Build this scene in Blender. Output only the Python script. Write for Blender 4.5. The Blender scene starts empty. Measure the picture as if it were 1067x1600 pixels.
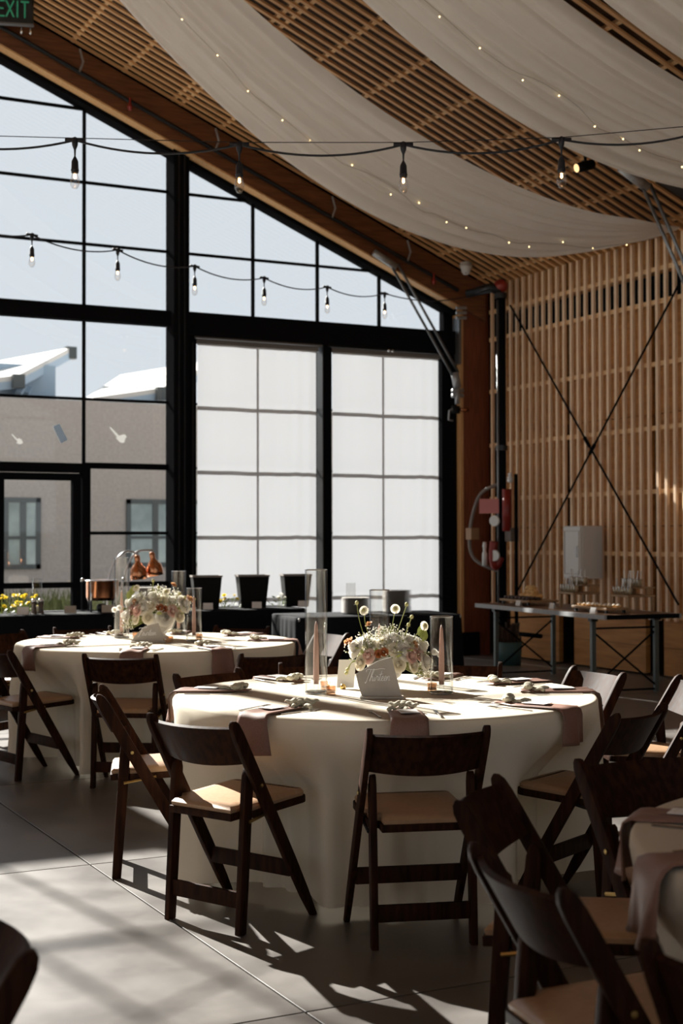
import bpy, bmesh, math, random
from math import sin, cos, pi, radians, sqrt
from mathutils import Vector, Matrix, noise

RND = random.Random(11)
ORD = ['first', 'second', 'third', 'fourth', 'fifth', 'sixth', 'seventh', 'eighth', 'ninth', 'tenth', 'eleventh', 'twelfth', 'thirteenth', 'fourteenth', 'fifteenth', 'sixteenth', 'seventeenth', 'eighteenth', 'nineteenth', 'twentieth']
sc = bpy.context.scene
COL = sc.collection

# ------------------------------------------------------------------ camera, world, sun, exposure
CAM_H = 1.42
YAW, PIT, ROL = radians(26.98), radians(1.085), radians(-0.096)
FWD = Vector((sin(YAW) * cos(PIT), cos(YAW) * cos(PIT), sin(PIT)))
_r = Vector((cos(YAW), -sin(YAW), 0)); _u = _r.cross(FWD)
RGT = _r * cos(ROL) + _u * sin(ROL)
UPV = RGT.cross(FWD)
cam_data = bpy.data.cameras.new('camera')
cam_data.sensor_fit = 'VERTICAL'; cam_data.sensor_height = 36; cam_data.sensor_width = 24
cam_data.lens = 50
cam_data.clip_start = 0.05; cam_data.clip_end = 300
cam_data.dof.use_dof = True
cam_data.dof.focus_distance = 5.9
cam_data.dof.aperture_fstop = 4.0
cam = bpy.data.objects.new('camera', cam_data); COL.objects.link(cam)
M = Matrix((RGT, UPV, -FWD)).transposed().to_4x4()
M.translation = Vector((0, 0, CAM_H))
cam.matrix_world = M
sc.camera = cam

world = bpy.data.worlds.new('sky'); sc.world = world
world.use_nodes = True
bg = world.node_tree.nodes['Background']
bg.inputs['Color'].default_value = (0.365, 0.388, 0.415, 1)
bg.inputs['Strength'].default_value = 1.0

SUN_AZ, SUN_TAN = 0.148, 0.605
sun_data = bpy.data.lights.new('sun', 'SUN')
sun_data.energy = 10.5
sun_data.angle = radians(0.53)
sun_data.color = (1.0, 0.955, 0.885)
sun = bpy.data.objects.new('sun', sun_data); COL.objects.link(sun)
sun.rotation_euler = Vector((SUN_AZ, -1, -SUN_TAN)).to_track_quat('-Z', 'Y').to_euler()
sun.location = (0, 30, 20)

sc.view_settings.view_transform = 'Standard'
sc.view_settings.look = 'None'
sc.view_settings.gamma = 1.0
sc.view_settings.use_curve_mapping = False
sc.view_settings.exposure = 1.05
try:
    sc.cycles.max_bounces = 8
    sc.cycles.diffuse_bounces = 4
    sc.cycles.glossy_bounces = 4
    sc.cycles.transparent_max_bounces = 40
    sc.cycles.transmission_bounces = 6
    sc.cycles.sample_clamp_indirect = 6.0
    sc.cycles.caustics_reflective = False
    sc.cycles.caustics_refractive = False
except Exception:
    pass


def ray(px, py):
    return FWD + RGT * ((px - 533.5) / 2222.2) - UPV * ((py - 800) / 2222.2)


def at_z(px, py, z):
    """world point seen at a photograph pixel, at height z"""
    d = ray(px, py); t = (z - CAM_H) / d.z
    return Vector((d.x * t, d.y * t, z))


def at_y(px, py, y):
    d = ray(px, py); t = y / d.y
    return Vector((d.x * t, y, CAM_H + d.z * t))


def at_x(px, py, x):
    d = ray(px, py); t = x / d.x
    return Vector((x, d.y * t, CAM_H + d.z * t))


# ------------------------------------------------------------------ materials
MATS = {}


def mat(name, col, rough=0.6, metal=0.0, col2=None, scale=8.0, stretch=(1, 1, 1), bump=0.0,
        spec=0.5, detail=5.0, rough2=None, coat=0.0, emit=None, estr=0.0, lo=0.35, hi=0.65, transl=0.0):
    m = bpy.data.materials.new(name); m.use_nodes = True
    nt = m.node_tree; nd = nt.nodes; ln = nt.links
    b = nd['Principled BSDF']
    b.inputs['Base Color'].default_value = (*col, 1)
    b.inputs['Roughness'].default_value = rough
    b.inputs['Metallic'].default_value = metal
    b.inputs['Specular IOR Level'].default_value = spec
    if coat: b.inputs['Coat Weight'].default_value = coat
    if emit:
        b.inputs['Emission Color'].default_value = (*emit, 1)
        b.inputs['Emission Strength'].default_value = estr
    if col2 is not None or bump:
        tc = nd.new('ShaderNodeTexCoord'); oi = nd.new('ShaderNodeObjectInfo')
        ml = nd.new('ShaderNodeMath'); ml.operation = 'MULTIPLY'; ml.inputs[1].default_value = 37.0
        ln.new(oi.outputs['Random'], ml.inputs[0])
        ad = nd.new('ShaderNodeVectorMath'); ad.operation = 'ADD'
        mp = nd.new('ShaderNodeMapping'); mp.inputs['Scale'].default_value = stretch
        ln.new(tc.outputs['Object'], mp.inputs['Vector'])
        ln.new(mp.outputs['Vector'], ad.inputs[0]); ln.new(ml.outputs[0], ad.inputs[1])
        nz = nd.new('ShaderNodeTexNoise'); nz.inputs['Scale'].default_value = scale
        nz.inputs['Detail'].default_value = detail
        ln.new(ad.outputs[0], nz.inputs['Vector'])
        rp = nd.new('ShaderNodeValToRGB')
        rp.color_ramp.elements[0].position = lo; rp.color_ramp.elements[1].position = hi
        c2 = col2 if col2 is not None else col
        rp.color_ramp.elements[0].color = (*col, 1); rp.color_ramp.elements[1].color = (*c2, 1)
        ln.new(nz.outputs['Fac'], rp.inputs['Fac'])
        ln.new(rp.outputs['Color'], b.inputs['Base Color'])
        if rough2 is not None:
            mr = nd.new('ShaderNodeMapRange')
            mr.inputs['To Min'].default_value = rough; mr.inputs['To Max'].default_value = rough2
            ln.new(nz.outputs['Fac'], mr.inputs['Value']); ln.new(mr.outputs[0], b.inputs['Roughness'])
        if bump:
            bp = nd.new('ShaderNodeBump'); bp.inputs['Strength'].default_value = bump
            bp.inputs['Distance'].default_value = 0.01
            ln.new(nz.outputs['Fac'], bp.inputs['Height']); ln.new(bp.outputs['Normal'], b.inputs['Normal'])
    if transl:
        out = nd['Material Output']
        tr = nd.new('ShaderNodeBsdfTranslucent'); tr.inputs['Color'].default_value = (*col, 1)
        mx = nd.new('ShaderNodeMixShader'); mx.inputs[0].default_value = transl
        ln.new(b.outputs[0], mx.inputs[1]); ln.new(tr.outputs[0], mx.inputs[2])
        ln.new(mx.outputs[0], out.inputs['Surface'])
    MATS[name] = m
    return m


def glass(name, tint=(0.97, 0.98, 0.98), blend=0.12, rough=0.0, base=0.03, edge=None):
    m = bpy.data.materials.new(name); m.use_nodes = True
    nt = m.node_tree; nd = nt.nodes; ln = nt.links
    nd.remove(nd['Principled BSDF'])
    out = nd['Material Output']
    tr = nd.new('ShaderNodeBsdfTransparent'); tr.inputs['Color'].default_value = (*tint, 1)
    if edge is not None:
        l2 = nd.new('ShaderNodeLayerWeight'); l2.inputs['Blend'].default_value = 0.5
        r2 = nd.new('ShaderNodeValToRGB'); r2.color_ramp.elements[0].position = 0.70; r2.color_ramp.elements[1].position = 1.0
        r2.color_ramp.elements[0].color = (*tint, 1); r2.color_ramp.elements[1].color = (*edge, 1)
        ln.new(l2.outputs['Facing'], r2.inputs[0]); ln.new(r2.outputs[0], tr.inputs['Color'])
    gl = nd.new('ShaderNodeBsdfGlossy'); gl.inputs['Roughness'].default_value = rough
    lw = nd.new('ShaderNodeLayerWeight'); lw.inputs['Blend'].default_value = blend
    ad = nd.new('ShaderNodeMath'); ad.operation = 'ADD'; ad.inputs[1].default_value = base; ad.use_clamp = True
    ln.new(lw.outputs['Facing'], ad.inputs[0])
    mx = nd.new('ShaderNodeMixShader')
    ln.new(ad.outputs[0], mx.inputs[0]); ln.new(tr.outputs[0], mx.inputs[1]); ln.new(gl.outputs[0], mx.inputs[2])
    ln.new(mx.outputs[0], out.inputs['Surface'])
    MATS[name] = m
    return m


mat('concrete', (0.095, 0.085, 0.078), 0.27, 0, (0.155, 0.140, 0.128), scale=3.0, bump=0.06, detail=9, rough2=0.50, spec=0.5)
mat('joint', (0.025, 0.022, 0.02), 0.9, 0, (0.24, 0.225, 0.21), scale=90, lo=0.54, hi=0.62)
mat('black_metal', (0.009, 0.009, 0.010), 0.7, 0.0, spec=0.0)
mat('dark_steel', (0.03, 0.032, 0.035), 0.35, 0.7)
mat('grey_steel', (0.22, 0.23, 0.24), 0.38, 0.8)
mat('galvanised', (0.42, 0.43, 0.44), 0.42, 0.6, (0.33, 0.34, 0.35), scale=25)
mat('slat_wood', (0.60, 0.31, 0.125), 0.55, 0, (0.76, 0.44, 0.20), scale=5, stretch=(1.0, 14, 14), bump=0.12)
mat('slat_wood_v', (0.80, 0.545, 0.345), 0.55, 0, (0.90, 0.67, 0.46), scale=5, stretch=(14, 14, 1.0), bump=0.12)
mat('batten_wood', (0.74, 0.47, 0.235), 0.6, 0, (0.84, 0.57, 0.31), scale=5, stretch=(14, 1, 14), bump=0.1)
mat('deck_wood', (0.045, 0.020, 0.010), 0.8, 0, (0.09, 0.042, 0.02), scale=3, stretch=(1, 6, 1))
mat('plywood', (0.44, 0.185, 0.045), 0.6, 0, (0.58, 0.275, 0.078), scale=2.2, stretch=(1, 1.0, 9), bump=0.08, detail=8)
mat('glulam', (0.13, 0.042, 0.015), 0.55, 0, (0.21, 0.078, 0.028), scale=4, stretch=(1, 12, 12), bump=0.1, coat=0.1)
mat('lit_wood', (0.58, 0.31, 0.12), 0.5, 0, (0.70, 0.42, 0.19), scale=4, stretch=(14, 14, 1), bump=0.1)
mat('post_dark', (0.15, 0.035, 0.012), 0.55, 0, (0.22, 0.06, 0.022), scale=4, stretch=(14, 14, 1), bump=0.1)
mat('dark_board', (0.02, 0.011, 0.007), 0.8, 0, (0.045, 0.022, 0.012), scale=4, stretch=(1, 1, 8))
mat('plaster_in', (0.56, 0.39, 0.235), 0.8, 0, (0.62, 0.44, 0.27), scale=3)
mat('chair_wood', (0.015, 0.0055, 0.0028), 0.50, 0, (0.040, 0.0145, 0.0062), scale=5, stretch=(10, 10, 1.2), bump=0.05, rough2=0.66, spec=0.07)
mat('seat_vinyl', (0.37, 0.22, 0.12), 0.42, 0, (0.41, 0.25, 0.14), scale=60, bump=0.05)
mat('brass', (0.55, 0.38, 0.14), 0.35, 1.0)
mat('tablecloth', (0.77, 0.70, 0.575), 0.85, 0, (0.80, 0.735, 0.615), scale=300, bump=0.02, spec=0.1, transl=0.30)
mat('black_cloth', (0.005, 0.006, 0.008), 0.9, 0, (0.008, 0.009, 0.012), scale=200, bump=0.05, spec=0.1)
mat('drape', (0.88, 0.83, 0.77), 0.9, 0, (0.90, 0.855, 0.80), scale=6, spec=0.05, transl=0.30)
mat('mauve_cloth', (0.215, 0.118, 0.088), 0.55, 0, (0.26, 0.147, 0.112), scale=250, bump=0.03, spec=0.3)
mat('ivory_cloth', (0.44, 0.405, 0.30), 0.8, 0, (0.56, 0.52, 0.40), scale=60, bump=0.1)
mat('paper', (0.85, 0.83, 0.80), 0.7)
mat('paper_print', (0.60, 0.58, 0.56), 0.7)
mat('steel', (0.70, 0.70, 0.70), 0.16, 1.0)
mat('pewter', (0.32, 0.30, 0.285), 0.22, 1.0)
mat('candle', (0.60, 0.34, 0.255), 0.5, 0, (0.64, 0.38, 0.29), scale=10)
mat('wick', (0.05, 0.04, 0.03), 0.9)
mat('sign_panel', (0.40, 0.355, 0.30), 0.45, 0, (0.44, 0.395, 0.335), scale=14)
mat('sign_ink', (0.92, 0.90, 0.87), 0.6)
mat('ceramic', (0.66, 0.62, 0.56), 0.5, 0, (0.72, 0.68, 0.62), scale=14, bump=0.05)
mat('gold', (0.80, 0.56, 0.20), 0.25, 1.0)
mat('petal_white', (0.90, 0.87, 0.80), 0.6, 0, (0.94, 0.92, 0.88), scale=30, transl=0.5)
mat('petal_cream', (0.90, 0.84, 0.70), 0.6, 0, (0.93, 0.90, 0.81), scale=30, transl=0.5)
mat('petal_blush', (0.84, 0.60, 0.53), 0.6, 0, (0.90, 0.73, 0.66), scale=30, transl=0.5)
mat('petal_peach', (0.68, 0.38, 0.17), 0.6, 0, (0.76, 0.52, 0.32), scale=30, transl=0.5)
mat('petal_rust', (0.26, 0.055, 0.015), 0.6, 0, (0.45, 0.15, 0.035), scale=40, transl=0.2)
mat('flower_centre', (0.46, 0.44, 0.15), 0.7, 0, (0.60, 0.56, 0.26), scale=90)
mat('stem_green', (0.30, 0.34, 0.085), 0.6, 0, (0.42, 0.44, 0.15), scale=20, transl=0.15)
mat('shrub_olive', (0.045, 0.055, 0.015), 0.7, 0, (0.10, 0.11, 0.03), scale=6)
mat('leaf_green', (0.13, 0.19, 0.05), 0.55, 0, (0.25, 0.31, 0.10), scale=12, transl=0.2)
mat('yellow_petal', (0.80, 0.62, 0.05), 0.6, 0, (0.86, 0.74, 0.18), scale=30, transl=0.5)
mat('copper', (0.55, 0.24, 0.12), 0.22, 1.0)
mat('black_plastic', (0.006, 0.0055, 0.005), 0.6, spec=0.12)
mat('plate', (0.45, 0.42, 0.38), 0.35)
mat('pepper_wood', (0.05, 0.025, 0.012), 0.3, coat=0.4)
mat('table_grey', (0.33, 0.335, 0.34), 0.5, 0, (0.38, 0.385, 0.39), scale=30)
mat('table_brown', (0.10, 0.05, 0.025), 0.35, 0, (0.16, 0.08, 0.04), scale=4, stretch=(1, 10, 1))
mat('leg_teal', (0.10, 0.125, 0.125), 0.45, 0.5)
mat('white_paint', (0.62, 0.61, 0.59), 0.4)
mat('pink_tag', (0.62, 0.24, 0.24), 0.7)
mat('red_paint', (0.25, 0.02, 0.012), 0.4)
mat('white_face', (0.78, 0.80, 0.80), 0.3)
mat('hose_grey', (0.20, 0.17, 0.15), 0.6)
mat('box_tan', (0.30, 0.17, 0.08), 0.6)
mat('teal_bucket', (0.05, 0.13, 0.145), 0.5)
mat('pastry', (0.62, 0.34, 0.11), 0.7, 0, (0.76, 0.50, 0.22), scale=40, bump=0.2)
mat('chocolate', (0.045, 0.018, 0.01), 0.5)
mat('mousse', (0.80, 0.62, 0.34), 0.6, 0, (0.86, 0.74, 0.50), scale=50)
mat('cream_top', (0.80, 0.75, 0.66), 0.6)
mat('tray_wood', (0.33, 0.20, 0.10), 0.6, 0, (0.42, 0.27, 0.14), scale=5, stretch=(1, 9, 1))
mat('stucco', (0.35, 0.305, 0.275), 0.9, 0, (0.40, 0.35, 0.315), scale=18, bump=0.25)
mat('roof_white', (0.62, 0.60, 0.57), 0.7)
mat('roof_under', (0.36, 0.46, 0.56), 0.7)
mat('far_frame', (0.06, 0.07, 0.07), 0.5)
mat('far_glass', (0.20, 0.25, 0.24), 0.08, 0, (0.40, 0.47, 0.45), scale=1.2, spec=0.8)
mat('pavement', (0.55, 0.53, 0.50), 0.9, 0, (0.62, 0.60, 0.57), scale=4)
mat('sticker_blue', (0.42, 0.49, 0.56), 0.6, transl=0.25)
mat('smudge', (0.85, 0.85, 0.84), 0.8, transl=0.30)
mat('exit_body', (0.01, 0.011, 0.011), 0.5)
mat('exit_letters', (0.01, 0.06, 0.03), 0.5, emit=(0.05, 0.42, 0.20), estr=0.13)
mat('cord', (0.008, 0.008, 0.012), 0.55)
mat('filament', (1.0, 0.6, 0.25), 0.5, emit=(1.0, 0.55, 0.22), estr=10.0)
mat('fairy_glow', (1.0, 0.75, 0.35), 0.5, emit=(1.0, 0.72, 0.33), estr=2.4)
mat('fairy_wire', (0.50, 0.46, 0.40), 0.4, 0.6)
mat('spot_glow', (1.0, 0.7, 0.35), 0.5, emit=(1.0, 0.62, 0.28), estr=0.7)
mat('votive_wax', (0.80, 0.74, 0.66), 0.6)
glass('pane_glass', (0.975, 0.985, 0.985), blend=0.05, base=0.02)
glass('vase_glass', (0.988, 0.992, 0.992), blend=0.06, base=0.010, edge=(0.22, 0.23, 0.23))
glass('rim_glass', (0.80, 0.81, 0.81), blend=0.35, base=0.22)
glass('bulb_glass', (0.96, 0.94, 0.92), blend=0.14, base=0.04, edge=(0.5, 0.48, 0.46))
glass('peach_glass', (0.97, 0.80, 0.66), blend=0.18, base=0.05)
glass('cup_glass', (0.95, 0.95, 0.95), blend=0.20, base=0.06, edge=(0.7, 0.7, 0.7))
glass('ghost_acrylic', (0.93, 0.93, 0.92), blend=0.15, base=0.05)


def shade_material():
    m = bpy.data.materials.new('shade_fabric'); m.use_nodes = True
    nt = m.node_tree; nd = nt.nodes; ln = nt.links
    nd.remove(nd['Principled BSDF']); out = nd['Material Output']
    df = nd.new('ShaderNodeBsdfDiffuse'); df.inputs['Color'].default_value = (0.70, 0.68, 0.66, 1)
    tr = nd.new('ShaderNodeBsdfTranslucent')
    tc = nd.new('ShaderNodeTexCoord'); mp = nd.new('ShaderNodeMapping'); mp.inputs['Scale'].default_value = (1, 1, 0.03)
    nz = nd.new('ShaderNodeTexNoise'); nz.inputs['Scale'].default_value = 14
    rp = nd.new('ShaderNodeValToRGB')
    rp.color_ramp.elements[0].color = (0.555, 0.58, 0.62, 1); rp.color_ramp.elements[1].color = (0.595, 0.62, 0.665, 1)
    ln.new(tc.outputs['Object'], mp.inputs[0]); ln.new(mp.outputs[0], nz.inputs['Vector'])
    ln.new(nz.outputs['Fac'], rp.inputs[0]); ln.new(rp.outputs[0], tr.inputs['Color'])
    mx = nd.new('ShaderNodeMixShader'); mx.inputs[0].default_value = 0.20
    ln.new(df.outputs[0], mx.inputs[1]); ln.new(tr.outputs[0], mx.inputs[2]); ln.new(mx.outputs[0], out.inputs[0])
    MATS['shade_fabric'] = m


shade_material()


# ------------------------------------------------------------------ mesh helpers
class MB:
    """collects shapes and links them as one mesh object"""

    def __init__(self):
        self.v = []; self.f = []

    def add(self, vs, fs):
        n = len(self.v)
        self.v += [tuple(p) for p in vs]
        self.f += [tuple(i + n for i in q) for q in fs]
        return self

    def box(self, x0, x1, y0, y1, z0, z1):
        vs = [(x, y, z) for z in (z0, z1) for y in (y0, y1) for x in (x0, x1)]
        return self.add(vs, [(0, 2, 3, 1), (4, 5, 7, 6), (0, 1, 5, 4), (2, 6, 7, 3), (0, 4, 6, 2), (1, 3, 7, 5)])

    def cbox(self, x0, x1, y0, y1, z0, z1, c=0.004):
        """box with chamfered edges"""
        bm = bmesh.new(); bmesh.ops.create_cube(bm, size=1)
        for v in bm.verts:
            v.co = Vector(((x0 + x1) / 2 + v.co.x * (x1 - x0), (y0 + y1) / 2 + v.co.y * (y1 - y0), (z0 + z1) / 2 + v.co.z * (z1 - z0)))
        bmesh.ops.bevel(bm, geom=bm.edges[:], offset=c, segments=1, affect='EDGES', profile=0.5)
        bm.verts.ensure_lookup_table(); bm.verts.index_update()
        self.add([v.co for v in bm.verts], [[v.index for v in f.verts] for f in bm.faces]); bm.free()
        return self

    def prism(self, pts, n0, n1):
        """pts: list of Vector (planar); extrude from offset vector n0 to n1"""
        k = len(pts)
        vs = [Vector(p) + n0 for p in pts] + [Vector(p) + n1 for p in pts]
        fs = [tuple(range(k - 1, -1, -1)), tuple(range(k, 2 * k))]
        fs += [(i, (i + 1) % k, k + (i + 1) % k, k + i) for i in range(k)]
        return self.add(vs, fs)

    def bar(self, p0, p1, w, h, side=None, ch=0.0, w1=None, h1=None):
        """rectangular bar; side = direction of w"""
        p0 = Vector(p0); p1 = Vector(p1); d = (p1 - p0).normalized()
        s = Vector(side) if side is not None else (Vector((1, 0, 0)) if abs(d.x) < 0.9 else Vector((0, 1, 0)))
        s = (s - d * s.dot(d)).normalized(); t = d.cross(s)
        w1 = w1 or w; h1 = h1 or h
        def ring(p, w, h):
            a, b = w / 2, h / 2
            if ch:
                q = [(-a + ch, -b), (a - ch, -b), (a, -b + ch), (a, b - ch), (a - ch, b), (-a + ch, b), (-a, b - ch), (-a, -b + ch)]
            else:
                q = [(-a, -b), (a, -b), (a, b), (-a, b)]
            return [p + s * x + t * y for x, y in q]
        r0 = ring(p0, w, h); r1 = ring(p1, w1, h1); k = len(r0)
        fs = [tuple(range(k - 1, -1, -1)), tuple(range(k, 2 * k))] + [(i, (i + 1) % k, k + (i + 1) % k, k + i) for i in range(k)]
        return self.add(r0 + r1, fs)

    def tube(self, pts, r, n=6, cap=True, closed=False):
        pts = [Vector(p) for p in pts]; m = len(pts)
        rs = r if isinstance(r, (list, tuple)) else [r] * m
        vs = []; fs = []
        prev = None
        for i, p in enumerate(pts):
            if closed: d = pts[(i + 1) % m] - pts[i - 1]
            else: d = pts[min(i + 1, m - 1)] - pts[max(i - 1, 0)]
            d.normalize()
            if prev is None:
                a = Vector((0, 0, 1)) if abs(d.z) < 0.9 else Vector((1, 0, 0))
                s = d.cross(a).normalized()
            else:
                s = (prev - d * prev.dot(d))
                s = s.normalized() if s.length > 1e-6 else prev
            prev = s; t = d.cross(s)
            vs += [p + (s * cos(2 * pi * k / n) + t * sin(2 * pi * k / n)) * rs[i] for k in range(n)]
        for i in range(m if closed else m - 1):
            for k in range(n):
                a = i * n + k; b = i * n + (k + 1) % n; j = ((i + 1) % m) * n
                fs.append((a, b, j + (k + 1) % n, j + k))
        if cap and not closed:
            fs.append(tuple(range(n - 1, -1, -1))); fs.append(tuple((m - 1) * n + k for k in range(n)))
        return self.add(vs, fs)

    def lathe(self, prof, n=20, c=(0, 0, 0), rib=0.0, ribn=0, squash=1.0):
        """prof: list of (r, z)"""
        vs = []; fs = []; m = len(prof)
        for r, z in prof:
            for k in range(n):
                a = 2 * pi * k / n
                rr = r * (1 + (rib * cos(ribn * a) if ribn else 0))
                vs.append((c[0] + rr * cos(a), c[1] + rr * sin(a) * squash, c[2] + z))
        for i in range(m - 1):
            for k in range(n):
                fs.append((i * n + k, i * n + (k + 1) % n, (i + 1) * n + (k + 1) % n, (i + 1) * n + k))
        if prof[0][0] > 1e-6: fs.append(tuple(range(n - 1, -1, -1)))
        if prof[-1][0] > 1e-6: fs.append(tuple((m - 1) * n + k for k in range(n)))
        return self.add(vs, fs)

    def grid(self, fn, nu, nv, closed_u=False):
        vs = [fn(i / (nu if closed_u else nu - 1), j / (nv - 1)) for j in range(nv) for i in range(nu)]
        fs = []
        for j in range(nv - 1):
            for i in range(nu if closed_u else nu - 1):
                a = j * nu + i; b = j * nu + (i + 1) % nu
                fs.append((a, b, b + nu, a + nu))
        return self.add(vs, fs)

    def ball(self, c, r, n=8, m=6, sq=(1, 1, 1)):
        c = Vector(c); vs = [c + Vector((0, 0, r * sq[2]))]
        for j in range(1, m):
            for k in range(n):
                a = 2 * pi * k / n; b = pi * j / m
                vs.append(c + Vector((r * sq[0] * sin(b) * cos(a), r * sq[1] * sin(b) * sin(a), r * sq[2] * cos(b))))
        vs.append(c - Vector((0, 0, r * sq[2])))
        fs = [(0, 1 + k, 1 + (k + 1) % n) for k in range(n)]
        for j in range(m - 2):
            for k in range(n):
                a = 1 + j * n + k; b = 1 + j * n + (k + 1) % n
                fs.append((a, a + n, b + n, b))
        e = len(vs) - 1; o = 1 + (m - 2) * n
        fs += [(e, o + (k + 1) % n, o + k) for k in range(n)]
        return self.add(vs, fs)

    def octa(self, c, r):
        c = Vector(c)
        vs = [c + Vector(d) * r for d in ((1, 0, 0), (-1, 0, 0), (0, 1, 0), (0, -1, 0), (0, 0, 1), (0, 0, -1))]
        return self.add(vs, [(0, 2, 4), (2, 1, 4), (1, 3, 4), (3, 0, 4), (2, 0, 5), (1, 2, 5), (3, 1, 5), (0, 3, 5)])

    def xform(self, mtx):
        self.v = [tuple(mtx @ Vector(p)) for p in self.v]
        return self

    def mesh(self, name, material, smooth=False):
        me = bpy.data.meshes.new(name)
        me.from_pydata(self.v, [], self.f); me.update()
        if material: me.materials.append(MATS[material])
        if smooth:
            me.shade_smooth()
        return me

    def build(self, name, material, parent=None, smooth=False, loc=None):
        o = bpy.data.objects.new(name, self.mesh(name, material, smooth))
        COL.objects.link(o)
        if parent is not None: o.parent = parent
        if loc is not None: o.location = loc
        return o


def smooth_angle(o, deg=35):
    """smooth shading with creases kept by marking sharp edges"""
    me = o.data
    me.shade_smooth()
    bm = bmesh.new(); bm.from_mesh(me)
    for e in bm.edges:
        if len(e.link_faces) == 2 and e.calc_face_angle(0) > radians(deg): e.smooth = False
    bm.to_mesh(me); bm.free()
    return o


def empty(name, loc=(0, 0, 0), rz=0.0):
    o = bpy.data.objects.new(name, None); COL.objects.link(o)
    o.empty_display_size = 0.1
    o.location = loc; o.rotation_euler = (0, 0, rz)
    return o


def tag(o, label=None, cat=None, group=None, kind=None):
    if label: o['label'] = label
    if cat: o['category'] = cat
    if group: o['group'] = group
    if kind: o['kind'] = kind
    return o


def struct(o, label=None):
    o['kind'] = 'structure'
    if label: o['label'] = label
    return o


def place(me, name, parent, loc=(0, 0, 0), rot=(0, 0, 0), scale=None):
    o = bpy.data.objects.new(name, me); COL.objects.link(o)
    o.parent = parent; o.location = loc; o.rotation_euler = rot
    if scale: o.scale = scale
    return o


def copy_tree(o, parent=None):
    c = o.copy(); COL.objects.link(c); c.parent = parent
    for ch in list(o.children): copy_tree(ch, c)
    return c


def spline(pts, n=8, closed=False):
    """Catmull-Rom"""
    P = [Vector(p) for p in pts]; out = []; m = len(P)
    for i in range(m if closed else m - 1):
        p0 = P[(i - 1) % m] if closed or i > 0 else P[0]
        p1 = P[i]; p2 = P[(i + 1) % m]
        p3 = P[(i + 2) % m] if closed or i + 2 < m else P[-1]
        for k in range(n):
            t = k / n
            out.append(0.5 * ((2 * p1) + (p2 - p0) * t + (2 * p0 - 5 * p1 + 4 * p2 - p3) * t * t + (3 * p1 - p0 - 3 * p2 + p3) * t ** 3))
    if not closed: out.append(P[-1])
    return out


# ------------------------------------------------------------------ room constants
XR, XL = 9.5, -7.4           # slat face of the side wall, opposite wall
YW, YB = 15.0, -5.0          # glass wall, rear wall
XRIDGE = 1.05
SL = 0.4167


def ceil_z(x):               # underside of the ceiling slats
    return 4.51 + SL * (XR - x) if x >= XRIDGE else 4.51 + SL * (XR - XRIDGE) - SL * (XRIDGE - x)


def rake_z(x):               # upper edge of the glass
    return 6.484 + SL * (3.581 - x) if x >= XRIDGE else 6.484 + SL * (3.581 - XRIDGE) - SL * (XRIDGE - x)


# ------------------------------------------------------------------ floor: base and concrete slabs
floor = MB().box(XL - 0.4, XR + 0.6, YB - 0.3, YW + 0.1, -0.25, -0.012).build('floor', 'joint')
struct(floor, 'polished concrete floor cut into square slabs')
gx = sorted([1.85 + 2.18 * k for k in range(-5, 5) if XL < 1.85 + 2.18 * k < XR + 0.3] + [XL - 0.3, XR + 0.5])
gy = sorted([3.88 + 2.18 * k for k in range(-5, 6) if YB < 3.88 + 2.18 * k < YW] + [YB - 0.2, YW + 0.05])
slab_meshes = {}
for i in range(len(gx) - 1):
    for j in range(len(gy) - 1):
        w = round(gx[i + 1] - gx[i], 3); d = round(gy[j + 1] - gy[j], 3)
        if (w, d) not in slab_meshes:
            slab_meshes[(w, d)] = MB().cbox(-w / 2 + 0.004, w / 2 - 0.004, -d / 2 + 0.004, d / 2 - 0.004, -0.02, 0, 0.0012).mesh('slab', 'concrete')
        place(slab_meshes[(w, d)], 'slab', floor, ((gx[i] + gx[i + 1]) / 2, (gy[j] + gy[j + 1]) / 2, 0))

# ------------------------------------------------------------------ ceiling: deck, battens, slats
deck = MB()
for s, x0, x1 in ((1, XRIDGE, XR + 0.6), (-1, XRIDGE, XL - 0.6)):
    pts = [Vector((x0, 0, ceil_z(x0) + 0.22)), Vector((x1, 0, ceil_z(x1) + 0.22)), Vector((x1, 0, ceil_z(x1) + 0.5)), Vector((x0, 0, ceil_z(x0) + 0.5))]
    deck.prism(pts, Vector((0, YB - 0.4, 0)), Vector((0, YW + 0.25, 0)))
ceiling = deck.build('ceiling', 'deck_wood')
struct(ceiling, 'sloping timber ceiling lined with narrow slats')
ang = math.atan(SL)
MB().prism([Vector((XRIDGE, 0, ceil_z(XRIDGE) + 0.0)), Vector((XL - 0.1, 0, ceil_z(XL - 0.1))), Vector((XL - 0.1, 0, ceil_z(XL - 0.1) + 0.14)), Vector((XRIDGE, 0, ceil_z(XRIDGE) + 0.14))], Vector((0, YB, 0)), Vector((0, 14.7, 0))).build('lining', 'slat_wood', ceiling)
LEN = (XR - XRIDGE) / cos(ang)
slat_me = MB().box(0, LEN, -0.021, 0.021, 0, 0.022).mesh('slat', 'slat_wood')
SP = 0.1345
y = 14.62
k = 0
while y > 3.0:
    place(slat_me, 'slat', ceiling, (XRIDGE, y, ceil_z(XRIDGE)), (0, ang, 0))
    y -= SP; k += 1
batt_me = MB().box(-0.019, 0.019, 3.0, 14.7, 0.022, 0.060).mesh('batten', 'batten_wood')
for k in range(15):
    x = 9.35 - k * 0.565
    if x < XRIDGE + 0.1: break
    place(batt_me, 'batten', ceiling, (x, 0, ceil_z(x)), (0, ang, 0))
    o = place(batt_me, 'batten', ceiling, (x + 0.09, 0, ceil_z(x + 0.09)), (0, ang, 0)) if k % 5 == 2 else None

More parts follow.
